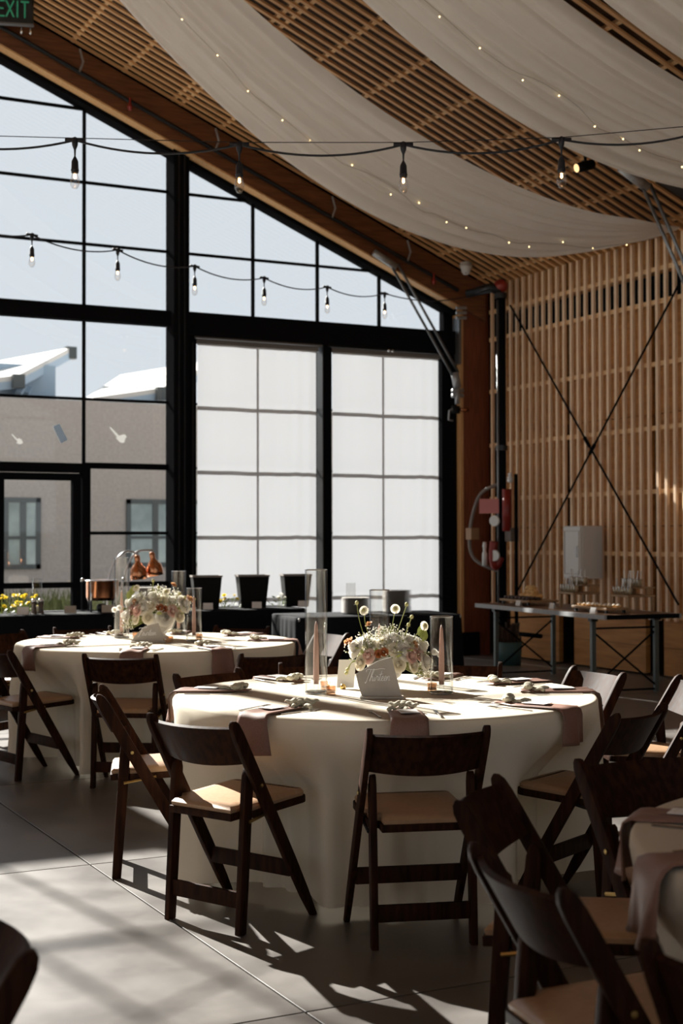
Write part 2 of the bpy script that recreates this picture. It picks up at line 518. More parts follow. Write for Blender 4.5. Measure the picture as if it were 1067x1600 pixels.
# rafters: glued timber beams on frames spaced along the hall
def rafter(yc, w, name, mt, label):
    mb = MB()
    for x0, x1 in ((XRIDGE, XR - 0.02), (XRIDGE, XL + 0.02)):
        pts = [Vector((x0, 0, ceil_z(x0))), Vector((x1, 0, ceil_z(x1))), Vector((x1, 0, ceil_z(x1) - 0.43)), Vector((x0, 0, ceil_z(x0) - 0.43))]
        mb.prism(pts, Vector((0, yc - w / 2, 0)), Vector((0, yc + w / 2, 0)))
    return struct(mb.build(name, mt), label)


r1 = rafter(14.77, 0.14, 'beam', 'glulam', 'red-brown glued timber rafter above the window wall')
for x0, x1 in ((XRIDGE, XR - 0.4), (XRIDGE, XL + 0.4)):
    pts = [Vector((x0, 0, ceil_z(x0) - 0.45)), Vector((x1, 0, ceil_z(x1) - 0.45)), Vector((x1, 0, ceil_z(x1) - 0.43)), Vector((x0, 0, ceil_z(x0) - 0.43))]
    MB().prism(pts, Vector((0, 14.695, 0)), Vector((0, 14.845, 0))).build('lit_soffit', 'lit_wood', r1)  # lighter wood strip paints the floor bounce on the rafter's underside
# conduit, hangers and lighter underside on the first rafter
mb = MB(); pts = []
for x in (1.2, 9.05):
    pts.append(Vector((x, 14.66, ceil_z(x) - 0.27)))
mb.tube(pts, 0.024, 8); mb.build('conduit', 'dark_steel', r1)
for x in (4.35, 5.9, 7.35, 8.35):
    mb = MB().tube([(x, 14.66, ceil_z(x) - 0.02), (x + 0.03, 14.64, ceil_z(x) - 0.16), (x - 0.01, 14.64, ceil_z(x) - 0.27)], 0.012, 6)
    mb.build('pipe_hanger', 'galvanised', r1)
for x in (4.9, 8.7):
    MB().lathe([(0.0, -0.04), (0.02, -0.035), (0.03, 0.0), (0.012, 0.05), (0.012, 0.10), (0.0, 0.1)], 10, (x, 14.64, ceil_z(x) - 0.34)).build('sprinkler_head', 'red_paint', r1)
for yc in (9.9, 5.05, 0.2):
    rafter(yc, 0.16, 'beam', 'dark_steel' if yc == 9.9 else 'glulam', 'dark roof frame beam crossing the hall above the drapes' if yc == 9.9 else 'glued timber rafter over the dining tables')

# ------------------------------------------------------------------ slatted side wall
wall_r = struct(MB().box(9.86, 10.05, YB - 0.2, YW + 0.2, 0, 5.0).build('wall_right', 'dark_board'), 'side wall of vertical timber slats over plywood panels')
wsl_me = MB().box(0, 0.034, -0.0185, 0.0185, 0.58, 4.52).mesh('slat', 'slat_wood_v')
y = 14.62
while y > 3.0:
    place(wsl_me, 'slat', wall_r, (XR, y + RND.uniform(-0.004, 0.004), 0))
    y -= SP
wb_me = MB().box(9.534, 9.575, 3.0, 14.72, -0.024, 0.024).mesh('batten', 'batten_wood')
for z in (4.20, 3.86, 3.22, 2.56, 1.905, 1.257, 0.62):
    place(wb_me, 'batten', wall_r, (0, 0, z))
MB().box(9.62, 9.65, 3.0, 14.9, 3.90, 4.16).build('dark_band', 'black_metal', wall_r)
# plywood panels
edges = [14.75, 13.28, 11.75, 10.22, 8.69, 7.16, 5.63, 4.10, 2.57]
for i in range(len(edges) - 1):
    y1, y0 = edges[i], edges[i + 1]
    g = 0.14 if i else 0.0
    if i == 0: y1 = 14.55
    hh = [0.62, 1.55, 2.72, 3.88]
    for a, b in zip(hh[:-1], hh[1:]):
        off = 0.012 * RND.random()
        MB().box(9.66 + off, 9.70 + off, y0 + 0.05, y1 - 0.05 * (i > 0), a + 0.004, b - 0.004).build('panel', 'plywood', wall_r)
    MB().box(9.66, 9.70, y0 + 0.02, y1 - 0.02, 4.18, 4.9).build('panel', 'plywood', wall_r)
    for a, b in ((0.02, 0.30), (0.305, 0.61)):
        MB().box(9.54, 9.60, y0 + 0.02, y1 - 0.27, a, b).build('panel', 'plywood', wall_r)

# other unseen walls; their windows are added to fill the hall with light
wl = struct(MB().box(XL - 0.25, XL - 0.05, YB - 0.2, YW + 0.2, 4.2, 4.9).build('wall_left', 'plaster_in'), 'side wall with added unseen windows on the far side of the hall')
ys_ = [YB - 0.2, -4.0, -1.0, -0.5, 2.5, 3.0, 6.0, 6.5, 9.5, 10.0, 13.0, YW + 0.2]
for k_ in range(0, len(ys_) - 1, 2):
    MB().box(XL - 0.25, XL - 0.05, ys_[k_], ys_[k_ + 1], 0, 4.2).build('pier', 'plaster_in', wl)
w2 = struct(empty('fill_window_left'), 'row of unseen side windows added to light the hall')
for k_ in range(1, len(ys_) - 1, 2):
    MB().box(XL - 0.153, XL - 0.147, ys_[k_], ys_[k_ + 1], 0.1, 4.2).build('pane', 'pane_glass', w2)
    MB().box(XL - 0.2, XL - 0.1, ys_[k_], ys_[k_ + 1], 0, 0.1).build('sill', 'black_metal', w2)
    ym = (ys_[k_] + ys_[k_ + 1]) / 2
    MB().box(XL - 0.18, XL - 0.12, ym - 0.03, ym + 0.03, 0.1, 4.2).build('mullion', 'black_metal', w2)
    MB().box(XL - 0.18, XL - 0.12, ys_[k_], ys_[k_ + 1], 2.2, 2.25).build('muntin', 'black_metal', w2)
wb_ = struct(MB().box(XL - 0.2, XR + 0.5, YB - 0.2, YB, 0, 1.6).build('wall_back', 'plaster_in'), 'low rear wall under the added rear gable glazing')
w3 = struct(empty('fill_window_rear'), 'glazing added in the unseen rear gable to light the hall')
xs_ = [XL - 0.1, -5.3, -3.2, -1.1, XRIDGE, 3.15, 5.25, 7.35, XR + 0.4]
for x_ in xs_: MB().box(x_ - 0.08, x_ + 0.08, YB - 0.15, YB - 0.02, 1.6, ceil_z(x_) + 0.1).build('mullion', 'black_metal', w3)
for z_ in (3.4, 4.45): MB().box(XL - 0.1, XR + 0.4, YB - 0.12, YB - 0.05, z_ - 0.04, z_ + 0.04).build('muntin', 'black_metal', w3)
for xa_, xb_ in zip(xs_[:-1], xs_[1:]):
    MB().prism([Vector((xa_, 0, 1.6)), Vector((xb_, 0, 1.6)), Vector((xb_, 0, ceil_z(xb_))), Vector((xa_, 0, ceil_z(xa_)))], Vector((0, YB - 0.09, 0)), Vector((0, YB - 0.084, 0))).build('pane', 'pane_glass', w3)

# ------------------------------------------------------------------ window wall
ww = empty('window_1'); struct(ww, 'tall gabled window wall of black metal frames and clear panes')


def vbar(x, z0, z1, w=0.030, y0=14.978, y1=15.022, name='mullion', parent=ww):
    return MB().box(x - w / 2, x + w / 2, y0, y1, z0, z1).build(name, 'black_metal', parent)


def hbar(x0, x1, z, h=0.028, y0=14.98, y1=15.02, name='muntin', parent=ww):
    return MB().box(x0, x1, y0, y1, z - h / 2, z + h / 2).build(name, 'black_metal', parent)


def rake_bar(x0, x1, name='rake_frame'):
    pts = [Vector((x0, 0, rake_z(x0))), Vector((x1, 0, rake_z(x1))), Vector((x1, 0, ceil_z(x1) + 0.3)), Vector((x0, 0, ceil_z(x0) + 0.3))]
    return MB().prism(pts, Vector((0, 14.86, 0)), Vector((0, 15.06, 0))).build(name, 'black_metal', ww)


rake_bar(XRIDGE, XR + 0.3); rake_bar(XRIDGE, XL - 0.3)
COLS = [(5.462, 5.644), (0.96, 1.14), (-3.54, -3.36)]
for a, b in COLS:
    t = rake_z((a + b) / 2) + 0.25
    o = MB().box(a, b, 14.80, 15.06, 0, t).build('mullion', 'black_metal', ww)
    MB().box(a + 0.05, a + 0.065, 14.785, 14.80, 0, t).build('mullion_rib', 'dark_steel', o)
    MB().box(b - 0.065, b - 0.05, 14.785, 14.80, 0, t).build('mullion_rib', 'dark_steel', o)
# transom beam over the whole width
MB().box(XL, 5.462, 14.90, 15.06, 3.793, 3.957).build('transom', 'black_metal', ww)
MB().box(5.644, 9.16, 14.84, 15.06, 3.68, 3.955).build('transom', 'black_metal', ww)
MB().box(8.94, 9.20, 14.86, 15.06, 0, 3.70).build('jamb', 'black_metal', ww)
MB().box(9.025, 9.20, 14.95, 15.06, 3.70, 4.7).build('jamb', 'black_metal', ww)
MB().box(9.18, 9.95, 14.93, 15.08, 0, 5.0).build('end_panel', 'dark_board', ww)
MB().box(XL - 0.3, -6.9, 14.93, 15.08, 0, 5.0).build('end_panel', 'dark_board', ww)

pane_count = 0


def panes(xs, zs, top=True, parent=ww, y=15.0):
    """one pane per cell between vertical lines xs and horizontal lines zs, cut at the rake"""
    for x0, x1 in zip(xs[:-1], xs[1:]):
        for z0, z1 in zip(zs[:-1], zs[1:]):
            if top:
                poly = [(x0, z0), (x1, z0)]
                def clipz(x): return min(z1, rake_z(x))
                za, zb = clipz(x0), clipz(x1)
                if za <= z0 and zb <= z0: continue
                pts = [(x0, z0), (x1, z0), (x1, z1), (x0, z1)]
                # clip polygon by z <= rake
                out = []
                for i in range(4):
                    p, q = pts[i], pts[(i + 1) % 4]
                    fp = rake_z(p[0]) - p[1]; fq = rake_z(q[0]) - q[1]
                    if fp >= 0: out.append(p)
                    if fp * fq < 0:
                        t = fp / (fp - fq); out.append((p[0] + (q[0] - p[0]) * t, p[1] + (q[1] - p[1]) * t))
                pts = out
                if len(pts) < 3: continue
            else:
                pts = [(x0, z0), (x1, z0), (x1, z1), (x0, z1)]
            MB().prism([Vector((px, 0, pz)) for px, pz in pts], Vector((0, y - 0.003, 0)), Vector((0, y + 0.003, 0))).build('pane', 'pane_glass', parent)


UPZ = [3.957, 4.633, 5.305, 6.104, 6.78, 7.6]
bays_up = [[5.644, 6.496, 7.32, 8.146, 9.02], [1.14, 2.26, 3.38, 4.50, 5.462], [-3.36, -2.4, -1.28, 0.185 - 0.4, 0.185, 0.96], [-6.9, -6.05, -5.2, -4.4, -3.54]]
for bay in bays_up:
    panes(bay, UPZ)
    for x in bay[1:-1]:
        vbar(x, 3.9, rake_z(x) + 0.05)
    for z in UPZ[1:-1]:
        # span where z is under the rake
        xa = max(bay[0], XRIDGE - (rake_z(XRIDGE) - z) / SL); xb = min(bay[-1], XRIDGE + (rake_z(XRIDGE) - z) / SL)
        if xb - xa > 0.05: hbar(xa, xb, z)
# lower left bay (with the door) : X 1.14 .. 5.462
LOWZ = [2.22, 2.944, 3.793]
panes([1.14, 2.26, 3.38, 4.50, 5.462], LOWZ, False)
for x in (2.26, 3.38, 4.50): vbar(x, 2.22, 3.80)
hbar(1.14, 5.462, 2.944)
hbar(4.52, 5.462, 2.222, 0.065)
hbar(1.14, 3.55, 2.222, 0.065)
panes([4.555, 5.462], [0.05, 0.93, 1.488, 2.19], False)
hbar(4.555, 5.462, 1.488, 0.035); hbar(4.555, 5.462, 0.93, 0.05); hbar(4.555, 5.462, 0.03, 0.06)
panes([1.14, 2.26, 3.45], [0.05, 0.93, 1.488, 2.19], False)
for x in (2.26,): vbar(x, 0, 2.2)
hbar(1.14, 3.45, 1.488, 0.035); hbar(1.14, 3.45, 0.93, 0.05); hbar(1.14, 3.45, 0.03, 0.06)
# remaining lower bays further left
for bay in bays_up[2:]:
    panes(bay, [0.05, 0.78, 1.488, 2.22, 2.944, 3.793], False)
    for x in bay[1:-1]: vbar(x, 0, 3.8)
    for z in (0.03, 0.78, 1.488, 2.22, 2.944): hbar(bay[0], bay[-1], z)
# lower right bay behind the shades
panes([5.75, 6.511, 7.25, 8.146, 8.93], [0.05, 0.78, 1.488, 2.22, 2.944, 3.68], False, y=15.02)
for x in (6.511, 8.146): vbar(x, 0, 3.7, 0.022, 15.0, 15.04)
for z in (0.03, 0.78, 1.488, 2.22, 2.944): hbar(5.70, 8.95, z, 0.020, 15.0, 15.04)
MB().box(5.64, 5.75, 14.86, 15.06, 0, 3.70).build('shade_track', 'black_metal', ww)
MB().box(5.70, 5.715, 14.85, 14.862, 0, 3.62).build('shade_track', 'dark_steel', ww)
MB().box(7.33, 7.44, 14.86, 15.06, 0, 3.70).build('mullion', 'black_metal', ww)
MB().box(7.315, 7.33, 14.85, 15.0, 0, 3.68).build('shade_track', 'dark_steel', ww)
MB().tube([(5.72, 14.83, 3.67), (7.30, 14.83, 3.67)], 0.014, 8).build('shade_rail', 'grey_steel', ww)
MB().tube([(7.38, 14.83, 3.67), (8.95, 14.83, 3.67)], 0.014, 8).build('shade_rail', 'dark_steel', ww)
for x in (8.18, 8.23): MB().ball((x, 14.82, 3.665), 0.02).build('rail_knob', 'steel', ww)
# door
dr = empty('door_1'); struct(dr, 'black framed glass door with a mid rail beside the column')
for x0, x1 in ((3.45, 3.515), (4.47, 4.555)): MB().box(x0, x1, 14.92, 15.07, 0, 2.24).build('door_frame', 'black_metal', dr)
MB().box(3.515, 4.47, 14.92, 15.07, 2.14, 2.24).build('door_frame', 'black_metal', dr)
MB().box(3.53, 3.628, 14.95, 15.04, 0.02, 2.13).build('stile', 'black_metal', dr)
MB().box(4.368, 4.455, 14.95, 15.04, 0.02, 2.13).build('stile', 'black_metal', dr)
MB().box(3.628, 4.368, 14.95, 15.04, 2.055, 2.13).build('rail', 'black_metal', dr)
MB().box(3.628, 4.368, 14.95, 15.04, 0.90, 0.96).build('rail', 'black_metal', dr)
MB().box(3.628, 4.368, 14.95, 15.04, 0.02, 0.22).build('rail', 'black_metal', dr)
for z0, z1 in ((0.22, 0.90), (0.96, 2.055)):
    MB().box(3.628, 4.368, 14.992, 14.998, z0, z1).build('pane', 'pane_glass', dr)
# roller shades
for (x0, x1, lab) in ((5.79, 7.265, 'white translucent roller shade drawn down beside the black column'), (7.485, 8.925, 'white translucent roller shade drawn down next to the timber corner post')):
    s = empty('roller_shade', ((x0 + x1) / 2, 14.93, 0.04)); tag(s, lab, 'shade', 'roller shades on the window wall')
    cx = (x0 + x1) / 2
    def fn(u, v, x0=x0, x1=x1, cx=cx):
        x = x0 + (x1 - x0) * u - cx
        t = max(0.0, (u - 0.55)) / 0.45
        yy = 0.004 * sin(u * 9) + 0.006 * t * sin(u * 55) + 0.003 * sin(u * 23 + 1.0)
        return (x, yy, 0.03 + 3.55 * v)
    MB().grid(fn, 90, 3).build('fabric', 'shade_fabric', s, True)
    MB().tube([(x0 - cx - 0.01, 0, 0.02), (x1 - cx + 0.01, 0, 0.02)], 0.014, 8).build('hem_bar', 'grey_steel', s)
    MB().box(x0 - cx - 0.02, x1 - cx + 0.02, -0.03, 0.03, 3.575, 3.635).build('roller', 'hose_grey', s)
# sticker and smudges on the glass
pc = at_y(93.5, 677.5, 14.985)
o = MB().prism([Vector(p) for p in ((-0.075, 0, 0.075), (-0.005, 0, 0.105), (0.085, 0, -0.065), (0.012, 0, -0.105))], Vector((0, -0.002, 0)), Vector((0, 0.002, 0))).build('sticker', 'sticker_blue', None, loc=pc)
tag(o, 'tilted blue-grey paper rectangle stuck on a window pane', 'sticker')
for (u, v, r, lab) in ((190, 685, 0.055, 'white smear with a tail on the pane beside the column'), (31, 690, 0.036, 'small pale smear on the pane above the door')):
    p = at_y(u, v, 14.988)
    n = 14
    pts = [Vector((cos(2 * pi * i / n) * r * (0.7 + 0.5 * RND.random()), 0, sin(2 * pi * i / n) * r * (0.6 + 0.5 * RND.random()))) for i in range(n)]
    mb = MB().prism(pts, Vector((0, -0.001, 0)), Vector((0, 0.001, 0)))
    mb.prism([Vector((-r, 0, 0.3 * r)), Vector((-0.6 * r, 0, 0.6 * r)), Vector((-2.3 * r, 0, 2.2 * r)), Vector((-2.5 * r, 0, 2.1 * r))], Vector((0, -0.001, 0)), Vector((0, 0.001, 0)))
    tag(mb.build('glass_smear', 'smudge', None, loc=p), lab, 'smear')

# corner post with steel bracket and brace
cp = struct(MB().box(9.15, 9.19, 14.77, 14.98, 0, 4.62).build('column', 'lit_wood'), 'timber corner post between the shade and the slatted wall')  # narrow window-side face in lighter wood, standing in for grazing sun
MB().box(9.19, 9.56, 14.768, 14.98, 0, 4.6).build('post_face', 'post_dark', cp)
MB().box(9.12, 9.152, 14.75, 14.9, 3.55, 4.12).build('steel_plate', 'grey_steel', cp)
for z in (4.10, 4.16, 4.22): MB().tube([(9.05, 14.7, z), (9.19, 14.7, z + 0.01)], 0.02, 8).build('clamp', 'galvanised', cp)
MB().box(9.10, 9.40, 14.74, 14.77, 0.0, 0.28).build('base_plate', 'black_metal', cp)


def brace(p_top, p_bot, label, name='knee_brace'):
    p_top = Vector(p_top); p_bot = Vector(p_bot)
    root = empty(name, p_bot); tag(root, label, 'brace', 'steel knee braces of the roof frames')
    d = p_top - p_bot
    for s in (-1, 1):
        o = Vector((0.045 * s * 0.85, 0, 0.045 * s * 0.5))
        MB().tube([o, d + o], 0.016, 8).build('rod', 'grey_steel', root, True)
    dn = d.normalized()
    MB().tube([d - dn * 0.02, d + Vector((-0.28, 0, 0.13))], 0.045, 8).build('sleeve', 'galvanised', root, True)
    MB().tube([dn * 0.03, Vector((0.02, 0, -0.16))], 0.05, 8).build('sleeve', 'galvanised', root, True)
    for k in range(2):
        z = -0.20 - k * 0.06
        MB().tube([(-0.05, 0, z), (0.10, 0, z + 0.01)], 0.026, 8).build('collar', 'galvanised', root, True)
    MB().tube([(0.02, 0, -0.16), (0.02, 0, -0.36)], 0.03, 8).build('stub', 'galvanised', root, True)
    return root


brace(at_y(617, 415, 14.62), at_y(712, 585, 14.66), 'steel twin rod knee brace at the corner post above the shade')
brace((8.06, 9.9, 4.53), (8.92, 9.9, 3.02), 'steel twin rod knee brace under the drapes near the slatted wall')
# small wall lamp on the post
lp = at_y(712, 640, 14.70)
root = empty('wall_fixture', lp); tag(root, 'small black swivel fixture clamped on the timber corner post', 'fixture')
MB().lathe([(0, -0.05), (0.05, -0.045), (0.055, 0.0), (0.05, 0.045), (0, 0.05)], 14).build('body', 'black_plastic', root, True)
MB().tube([(0.05, -0.02, 0), (0.16, -0.02, 0.0)], 0.02, 8).build('arm', 'copper', root, True)
MB().tube([(-0.06, -0.02, 0.0), (-0.11, -0.03, -0.02), (-0.12, -0.03, -0.13), (-0.06, -0.03, -0.14)], 0.012, 8).build('hook', 'galvanised', root, True)

# ------------------------------------------------------------------ outside
struct(MB().box(-60, 80, -60, 90, -0.5, -0.27).box(-60, 80, YW + 0.2, 90, -0.3, -0.05).build('ground', 'pavement'), 'paved courtyard outside the windows')
YBL = 27.0
bt = at_y(131, 626, YBL).z
bld = empty('neighbour_building', (6, YBL, 0)); tag(bld, 'low grey stucco building across the courtyard behind the left windows', 'building')
MB().box(-40, 40, 0, 8, -0.1, bt).build('wall', 'stucco', bld)


def far_window(u0, u1, v0, v1, nx, nz):
    a = at_y(u0, v0, YBL); b = at_y(u1, v1, YBL)
    x0, x1, z1, z0 = a.x - 6, b.x - 6, a.z, b.z
    w = MB()
    t = 0.09
    w.box(x0, x1, -0.04, 0.02, z0, z0 + t); w.box(x0, x1, -0.04, 0.02, z1 - t, z1)
    w.box(x0, x0 + t, -0.04, 0.02, z0, z1); w.box(x1 - t, x1, -0.04, 0.02, z0, z1)
    for i in range(1, nx):
        xm = x0 + (x1 - x0) * i / nx; w.box(xm - 0.06, xm + 0.06, -0.03, 0.02, z0, z1)
    for i in range(1, nz):
        zm = z0 + (z1 - z0) * (0.44 if nz == 2 else i / nz); w.box(x0, x1, -0.035, 0.02, zm - 0.03, zm + 0.03)
    o = w.build('window', 'far_frame', bld)
    MB().box(x0 + t / 2, x1 - t / 2, -0.012, 0.0, z0 + t / 2, z1 - t / 2).build('pane', 'far_glass', o)


far_window(-20, 63, 777, 889, 3, 2)
far_window(197, 330, 780, 885, 3, 2)


def roof_panel(px4, ys, label, pend):
    """tilted white roof panel: four photo corners at their own distances"""
    P = [at_y(u, v, y) for (u, v), y in zip(px4, ys)]
    base = Vector((sum(p.x for p in P) / 4, sum(p.y for p in P) / 4, bt))
    root = empty('roof_canopy', base); tag(root, label, 'roof canopy', 'white tilted canopies on the neighbouring roof')
    Q = [p - base for p in P]
    nrm = (Q[1] - Q[0]).cross(Q[3] - Q[0]).normalized()
    if nrm.z < 0: nrm = -nrm
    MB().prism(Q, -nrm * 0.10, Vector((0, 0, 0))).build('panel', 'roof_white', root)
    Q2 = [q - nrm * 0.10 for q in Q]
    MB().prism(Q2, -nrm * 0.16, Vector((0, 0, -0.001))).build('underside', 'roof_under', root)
    for q in Q[:2]: MB().box(q.x - 0.12, q.x + 0.12, q.y - 0.1, q.y + 0.1, q.z - 0.26, q.z + 0.01).build('gutter_end', 'far_frame', root)
    c = (Q[0] + Q[1]) / 2
    for q in pend:
        tgt = at_y(*q[:2], q[2]) - base; foot = at_y(*q[3:5], q[5]) - base
        MB().bar(foot, tgt, 0.12, 0.12).build('strut', 'roof_under', root)
    return root


roof_panel([(28, 586), (110, 543), (-40, 571), (-120, 603)], (28.0, 31, 31, 28.0), 'white tilted roof canopy with blue underside beyond the far left windows',
           [(40, 600, 29.5, 28, 616, 29), (58, 585, 29.8, 40, 616, 29.3)])
roof_panel([(252, 606), (345, 560), (188, 586), (132, 623)], (28.0, 31, 31, 28.0), 'white tilted roof canopy seen through the panes beside the column',
           [(262, 600, 29.5, 240, 622, 29), (285, 590, 29.8, 260, 622, 29.3)])
# box under the first canopy
p = at_y(35, 600, 30)
tag(MB().box(-2.2, 0.55, -0.6, 1.4, -1.2, 0.35).build('roof_monitor', 'roof_under', None, loc=p), 'blue-grey roof box under the white canopy', 'roof box')
# unseen slab added outside to shade a band of the floor
o = MB().box(-2.6, 1.15, 15.1, 18.3, 5.24, 5.34).build('sunblocker', 'dark_steel'); tag(o, 'added unseen steel awning fixed outside over the window wall', 'sunblocker')
# planting outside
def grass_clump(loc, n, h, spread, label, mt='shrub_olive'):
    mb = MB()
    for i in range(n):
        a = RND.uniform(0, 2 * pi); r = spread * sqrt(RND.random()); hh = h * RND.uniform(0.5, 1.0)
        bx, by = cos(a) * r, sin(a) * r; dx, dy = RND.uniform(-.25, .25) * hh, RND.uniform(-.25, .25) * hh
        w = 0.012
        mb.add([(bx - w, by, 0), (bx + w, by, 0), (bx + w + dx * .5, by + dy * .5, hh * .7), (bx - w + dx * .5, by + dy * .5, hh * .7), (bx + dx, by + dy, hh)], [(0, 1, 2, 3), (3, 2, 4)])
    o = mb.build('shrub', mt, None, loc=loc)
    return tag(o, label, 'plant', 'planting in the courtyard')


grass_clump((5.2, 19.0, -0.05), 700, 0.85, 0.75, 'grassy shrub outside behind the low door panes')
grass_clump((6.9, 20.2, -0.05), 500, 0.75, 0.6, 'grassy shrub outside beyond the copper lamps')
o = MB().box(-0.9, 0.9, -0.3, 0.3, 0, 0.5).build('planter_block', 'pavement', None, loc=(6.2, 18.0, -0.05)); tag(o, 'low grey planter block in the courtyard outside the door', 'planter')

# ------------------------------------------------------------------ drapes with fairy lights
def drape(yn, yf, gn, gf, label):
    x0, x1 = 3.0, 9.42
    root = empty('ceiling_drape', (x1, (yn + yf) / 2, ceil_z(x1))); tag(root, label, 'drape', 'ceiling drapes')
    org = root.location.copy()
    ph = RND.uniform(0, 6)
    def pos(s, w):                     # s along the length, w across (0 near, 1 far)
        x = x0 + (x1 - x0) * s
        squeeze = 1 - 0.78 * max(0, (s - 0.86) / 0.14) ** 1.5 - 0.6 * max(0, (0.10 - s) / 0.10)
        yc = (yn + yf) / 2 - 0.25 * max(0, (s - 0.8) / 0.2) ** 1.5
        yy = yc + (w - 0.5) * (yf - yn) * squeeze
        g = (gn + (gf - gn) * w) * 4 * s * (1 - s)
        mid = 0.10 * (1 - abs(2 * w - 1)) * sin(pi * s)
        fold = 0.032 * sin(w * 34 + ph + 2.2 * sin(s * 3.0 + w * 4)) + 0.018 * sin(w * 71 + 5 * s + ph) + 0.012 * sin(w * 23 - 9 * s) + 0.010 * sin(w * 108 - 7 * s)
        fold *= (0.35 + 0.65 * sin(pi * min(1, s * 1.05)))
        return Vector((x, yy, ceil_z(x) - 0.03 - g - mid * 0.5 + fold))
    MB().grid(lambda u, v: pos(u, v) - org, 70, 96).build('fabric', 'drape', root, True)
    # fairy lights lie on the lower side along the middle
    wl = [pos(i / 60, 0.56 + 0.05 * sin(i * 0.35 + ph)) - org - Vector((0, 0, 0.035)) for i in range(3, 60)]
    MB().tube(wl, 0.003, 4).build('fairy_wire', 'fairy_wire', root)
    me = MB().ball((0, 0, 0), 0.0068, 6, 4).mesh('fairy_bulb', 'fairy_glow', True)
    for i in range(3, 55, 3):
        s = i / 58 + RND.uniform(-.012, .012)
        p = pos(s, 0.56 + 0.05 * sin(s * 60 * 0.35 + ph) + RND.uniform(-0.03, 0.03)) - org - Vector((0, 0, 0.045))
        place(me, 'fairy_bulb', root, p)
    return root


drape(10.8, 12.1, 0.88, 1.18, 'white ceiling drape nearest the window wall, ending at the slatted wall')
drape(8.1, 9.47, 0.86, 1.0, 'wide white ceiling drape in the middle, over the string lights')
drape(6.3, 7.62, 0.85, 1.0, 'white ceiling drape of which only a corner shows top right')


# ------------------------------------------------------------------ string lights
def string_light(pts, ends, label, sag=0.07, support=True):
    root = empty('string_light', pts[0]); tag(root, label, 'string light', 'bulb strings across the hall')
    o = Vector(pts[0]); P = [Vector(ends[0])] + [Vector(p) for p in pts] + [Vector(ends[1])]
    path = []
    for a, b in zip(P[:-1], P[1:]):
        for i in range(14):
            t = i / 14; q = a.lerp(b, t); q.z -= sag * 4 * t * (1 - t) * (0.9 if (b - a).length < 1.4 else 1.6)
            path.append(q - o)
    path.append(P[-1] - o)
    MB().tube(path, 0.0065, 6).build('cable', 'cord', root, True)
    if support:
        MB().tube([p - o + Vector((0, 0, 0.012)) for p in P], 0.0025, 4).build('support_wire', 'dark_steel', root)
    tee = MB().tube([(-0.055, 0, 0), (0.055, 0, 0)], [0.011, 0.011], 8)
    tee.lathe([(0.0, 0.02), (0.020, 0.01), (0.016, -0.03), (0.006, -0.055), (0.004, -0.10), (0.0, -0.10)], 10)
    tee = tee.mesh('drop_tee', 'cord', True)
    sock = MB().lathe([(0.004, -0.09), (0.012, -0.105), (0.019, -0.12), (0.021, -0.165), (0.024, -0.17), (0.021, -0.175), (0.021, -0.185), (0.0, -0.185)], 12).mesh('socket', 'cord', True)
    bulb = MB().lathe([(0.013, -0.184), (0.019, -0.197), (0.027, -0.228), (0.0255, -0.252), (0.014, -0.272), (0.0, -0.277)], 14).mesh('bulb', 'bulb_glass', True)
    fil = MB().tube([(-0.004, 0, -0.19), (-0.006, 0, -0.212), (0, 0, -0.218), (0.006, 0, -0.212), (0.004, 0, -0.19)], 0.0022, 5).mesh('filament', 'filament', True)
    ang_z = math.atan2(P[2].y - P[1].y, P[2].x - P[1].x)
    for p in pts:
        q = Vector(p) - o
        place(tee, 'drop_tee', root, q, (0, 0, ang_z)); place(sock, 'socket', root, q)
        b = place(bulb, 'bulb', root, q)
        place(fil, 'filament', b, (0, 0, 0))
    return root


fr = [Vector((2.278, 7.771, 3.665)), Vector((3.102, 7.352, 3.639)), Vector((3.924, 6.934, 3.637)), Vector((4.716, 6.53, 3.664))]
d0 = (fr[1] - fr[0]).normalized()
fr = [fr[0] - d0 * 0.924] + fr + [fr[3] + (fr[3] - fr[2]) + Vector((0, 0, 0.05))]
string_light(fr, (fr[0] - d0 * 3.0 + Vector((0, 0, 0.5)), fr[-1] + d0 * 4.2 + Vector((0, 0, 0.45))), 'black cable with clear round bulbs strung across the hall in front of the drapes')
bk = []
for k in range(-1, 7):
    x = 3.10 + 0.92 * k * cos(radians(21)); yy = 11.837 + 0.92 * k * sin(radians(21))
    z = [3.99, 3.99, 4.0, 3.985, 4.0, 4.03, 4.08, 4.14][k + 1]
    bk.append(Vector((x, yy, z)))
db = (bk[1] - bk[0]).normalized()
string_light(bk[:7], (bk[0] - db * 3 + Vector((0, 0, 0.3)), Vector((9.1, 14.0, 4.35))), 'thinner bulb string hanging farther back in front of the window panes', support=False)

# ------------------------------------------------------------------ exit sign, camera dome, spot lamp
p = at_y(18, 16, 14.3)
root = empty('exit_sign', p, -YAW * 0.6); tag(root, 'dark hanging EXIT sign with green letters under the timber ceiling', 'sign')
MB().cbox(-0.24, 0.22, -0.03, 0.03, -0.135, 0.125, 0.01).build('body', 'exit_body', root)
MB().box(-0.24, 0.22, -0.032, 0.032, -0.15, -0.135).build('bottom_rim', 'grey_steel', root)
for x in (-0.02, 0.06): MB().tube([(x, 0, 0.12), (x, 0, 0.5)], 0.008, 6).build('stem', 'black_metal', root)
LET = {'E': [[(1, 1), (0, 1), (0, 0), (1, 0)], [(0, .5), (.8, .5)]], 'X': [[(0, 1), (1, 0)], [(0, 0), (1, 1)]], 'I': [[(.5, 0), (.5, 1)]], 'T': [[(0, 1), (1, 1)], [(.5, 1), (.5, 0)]]}
x = -0.135
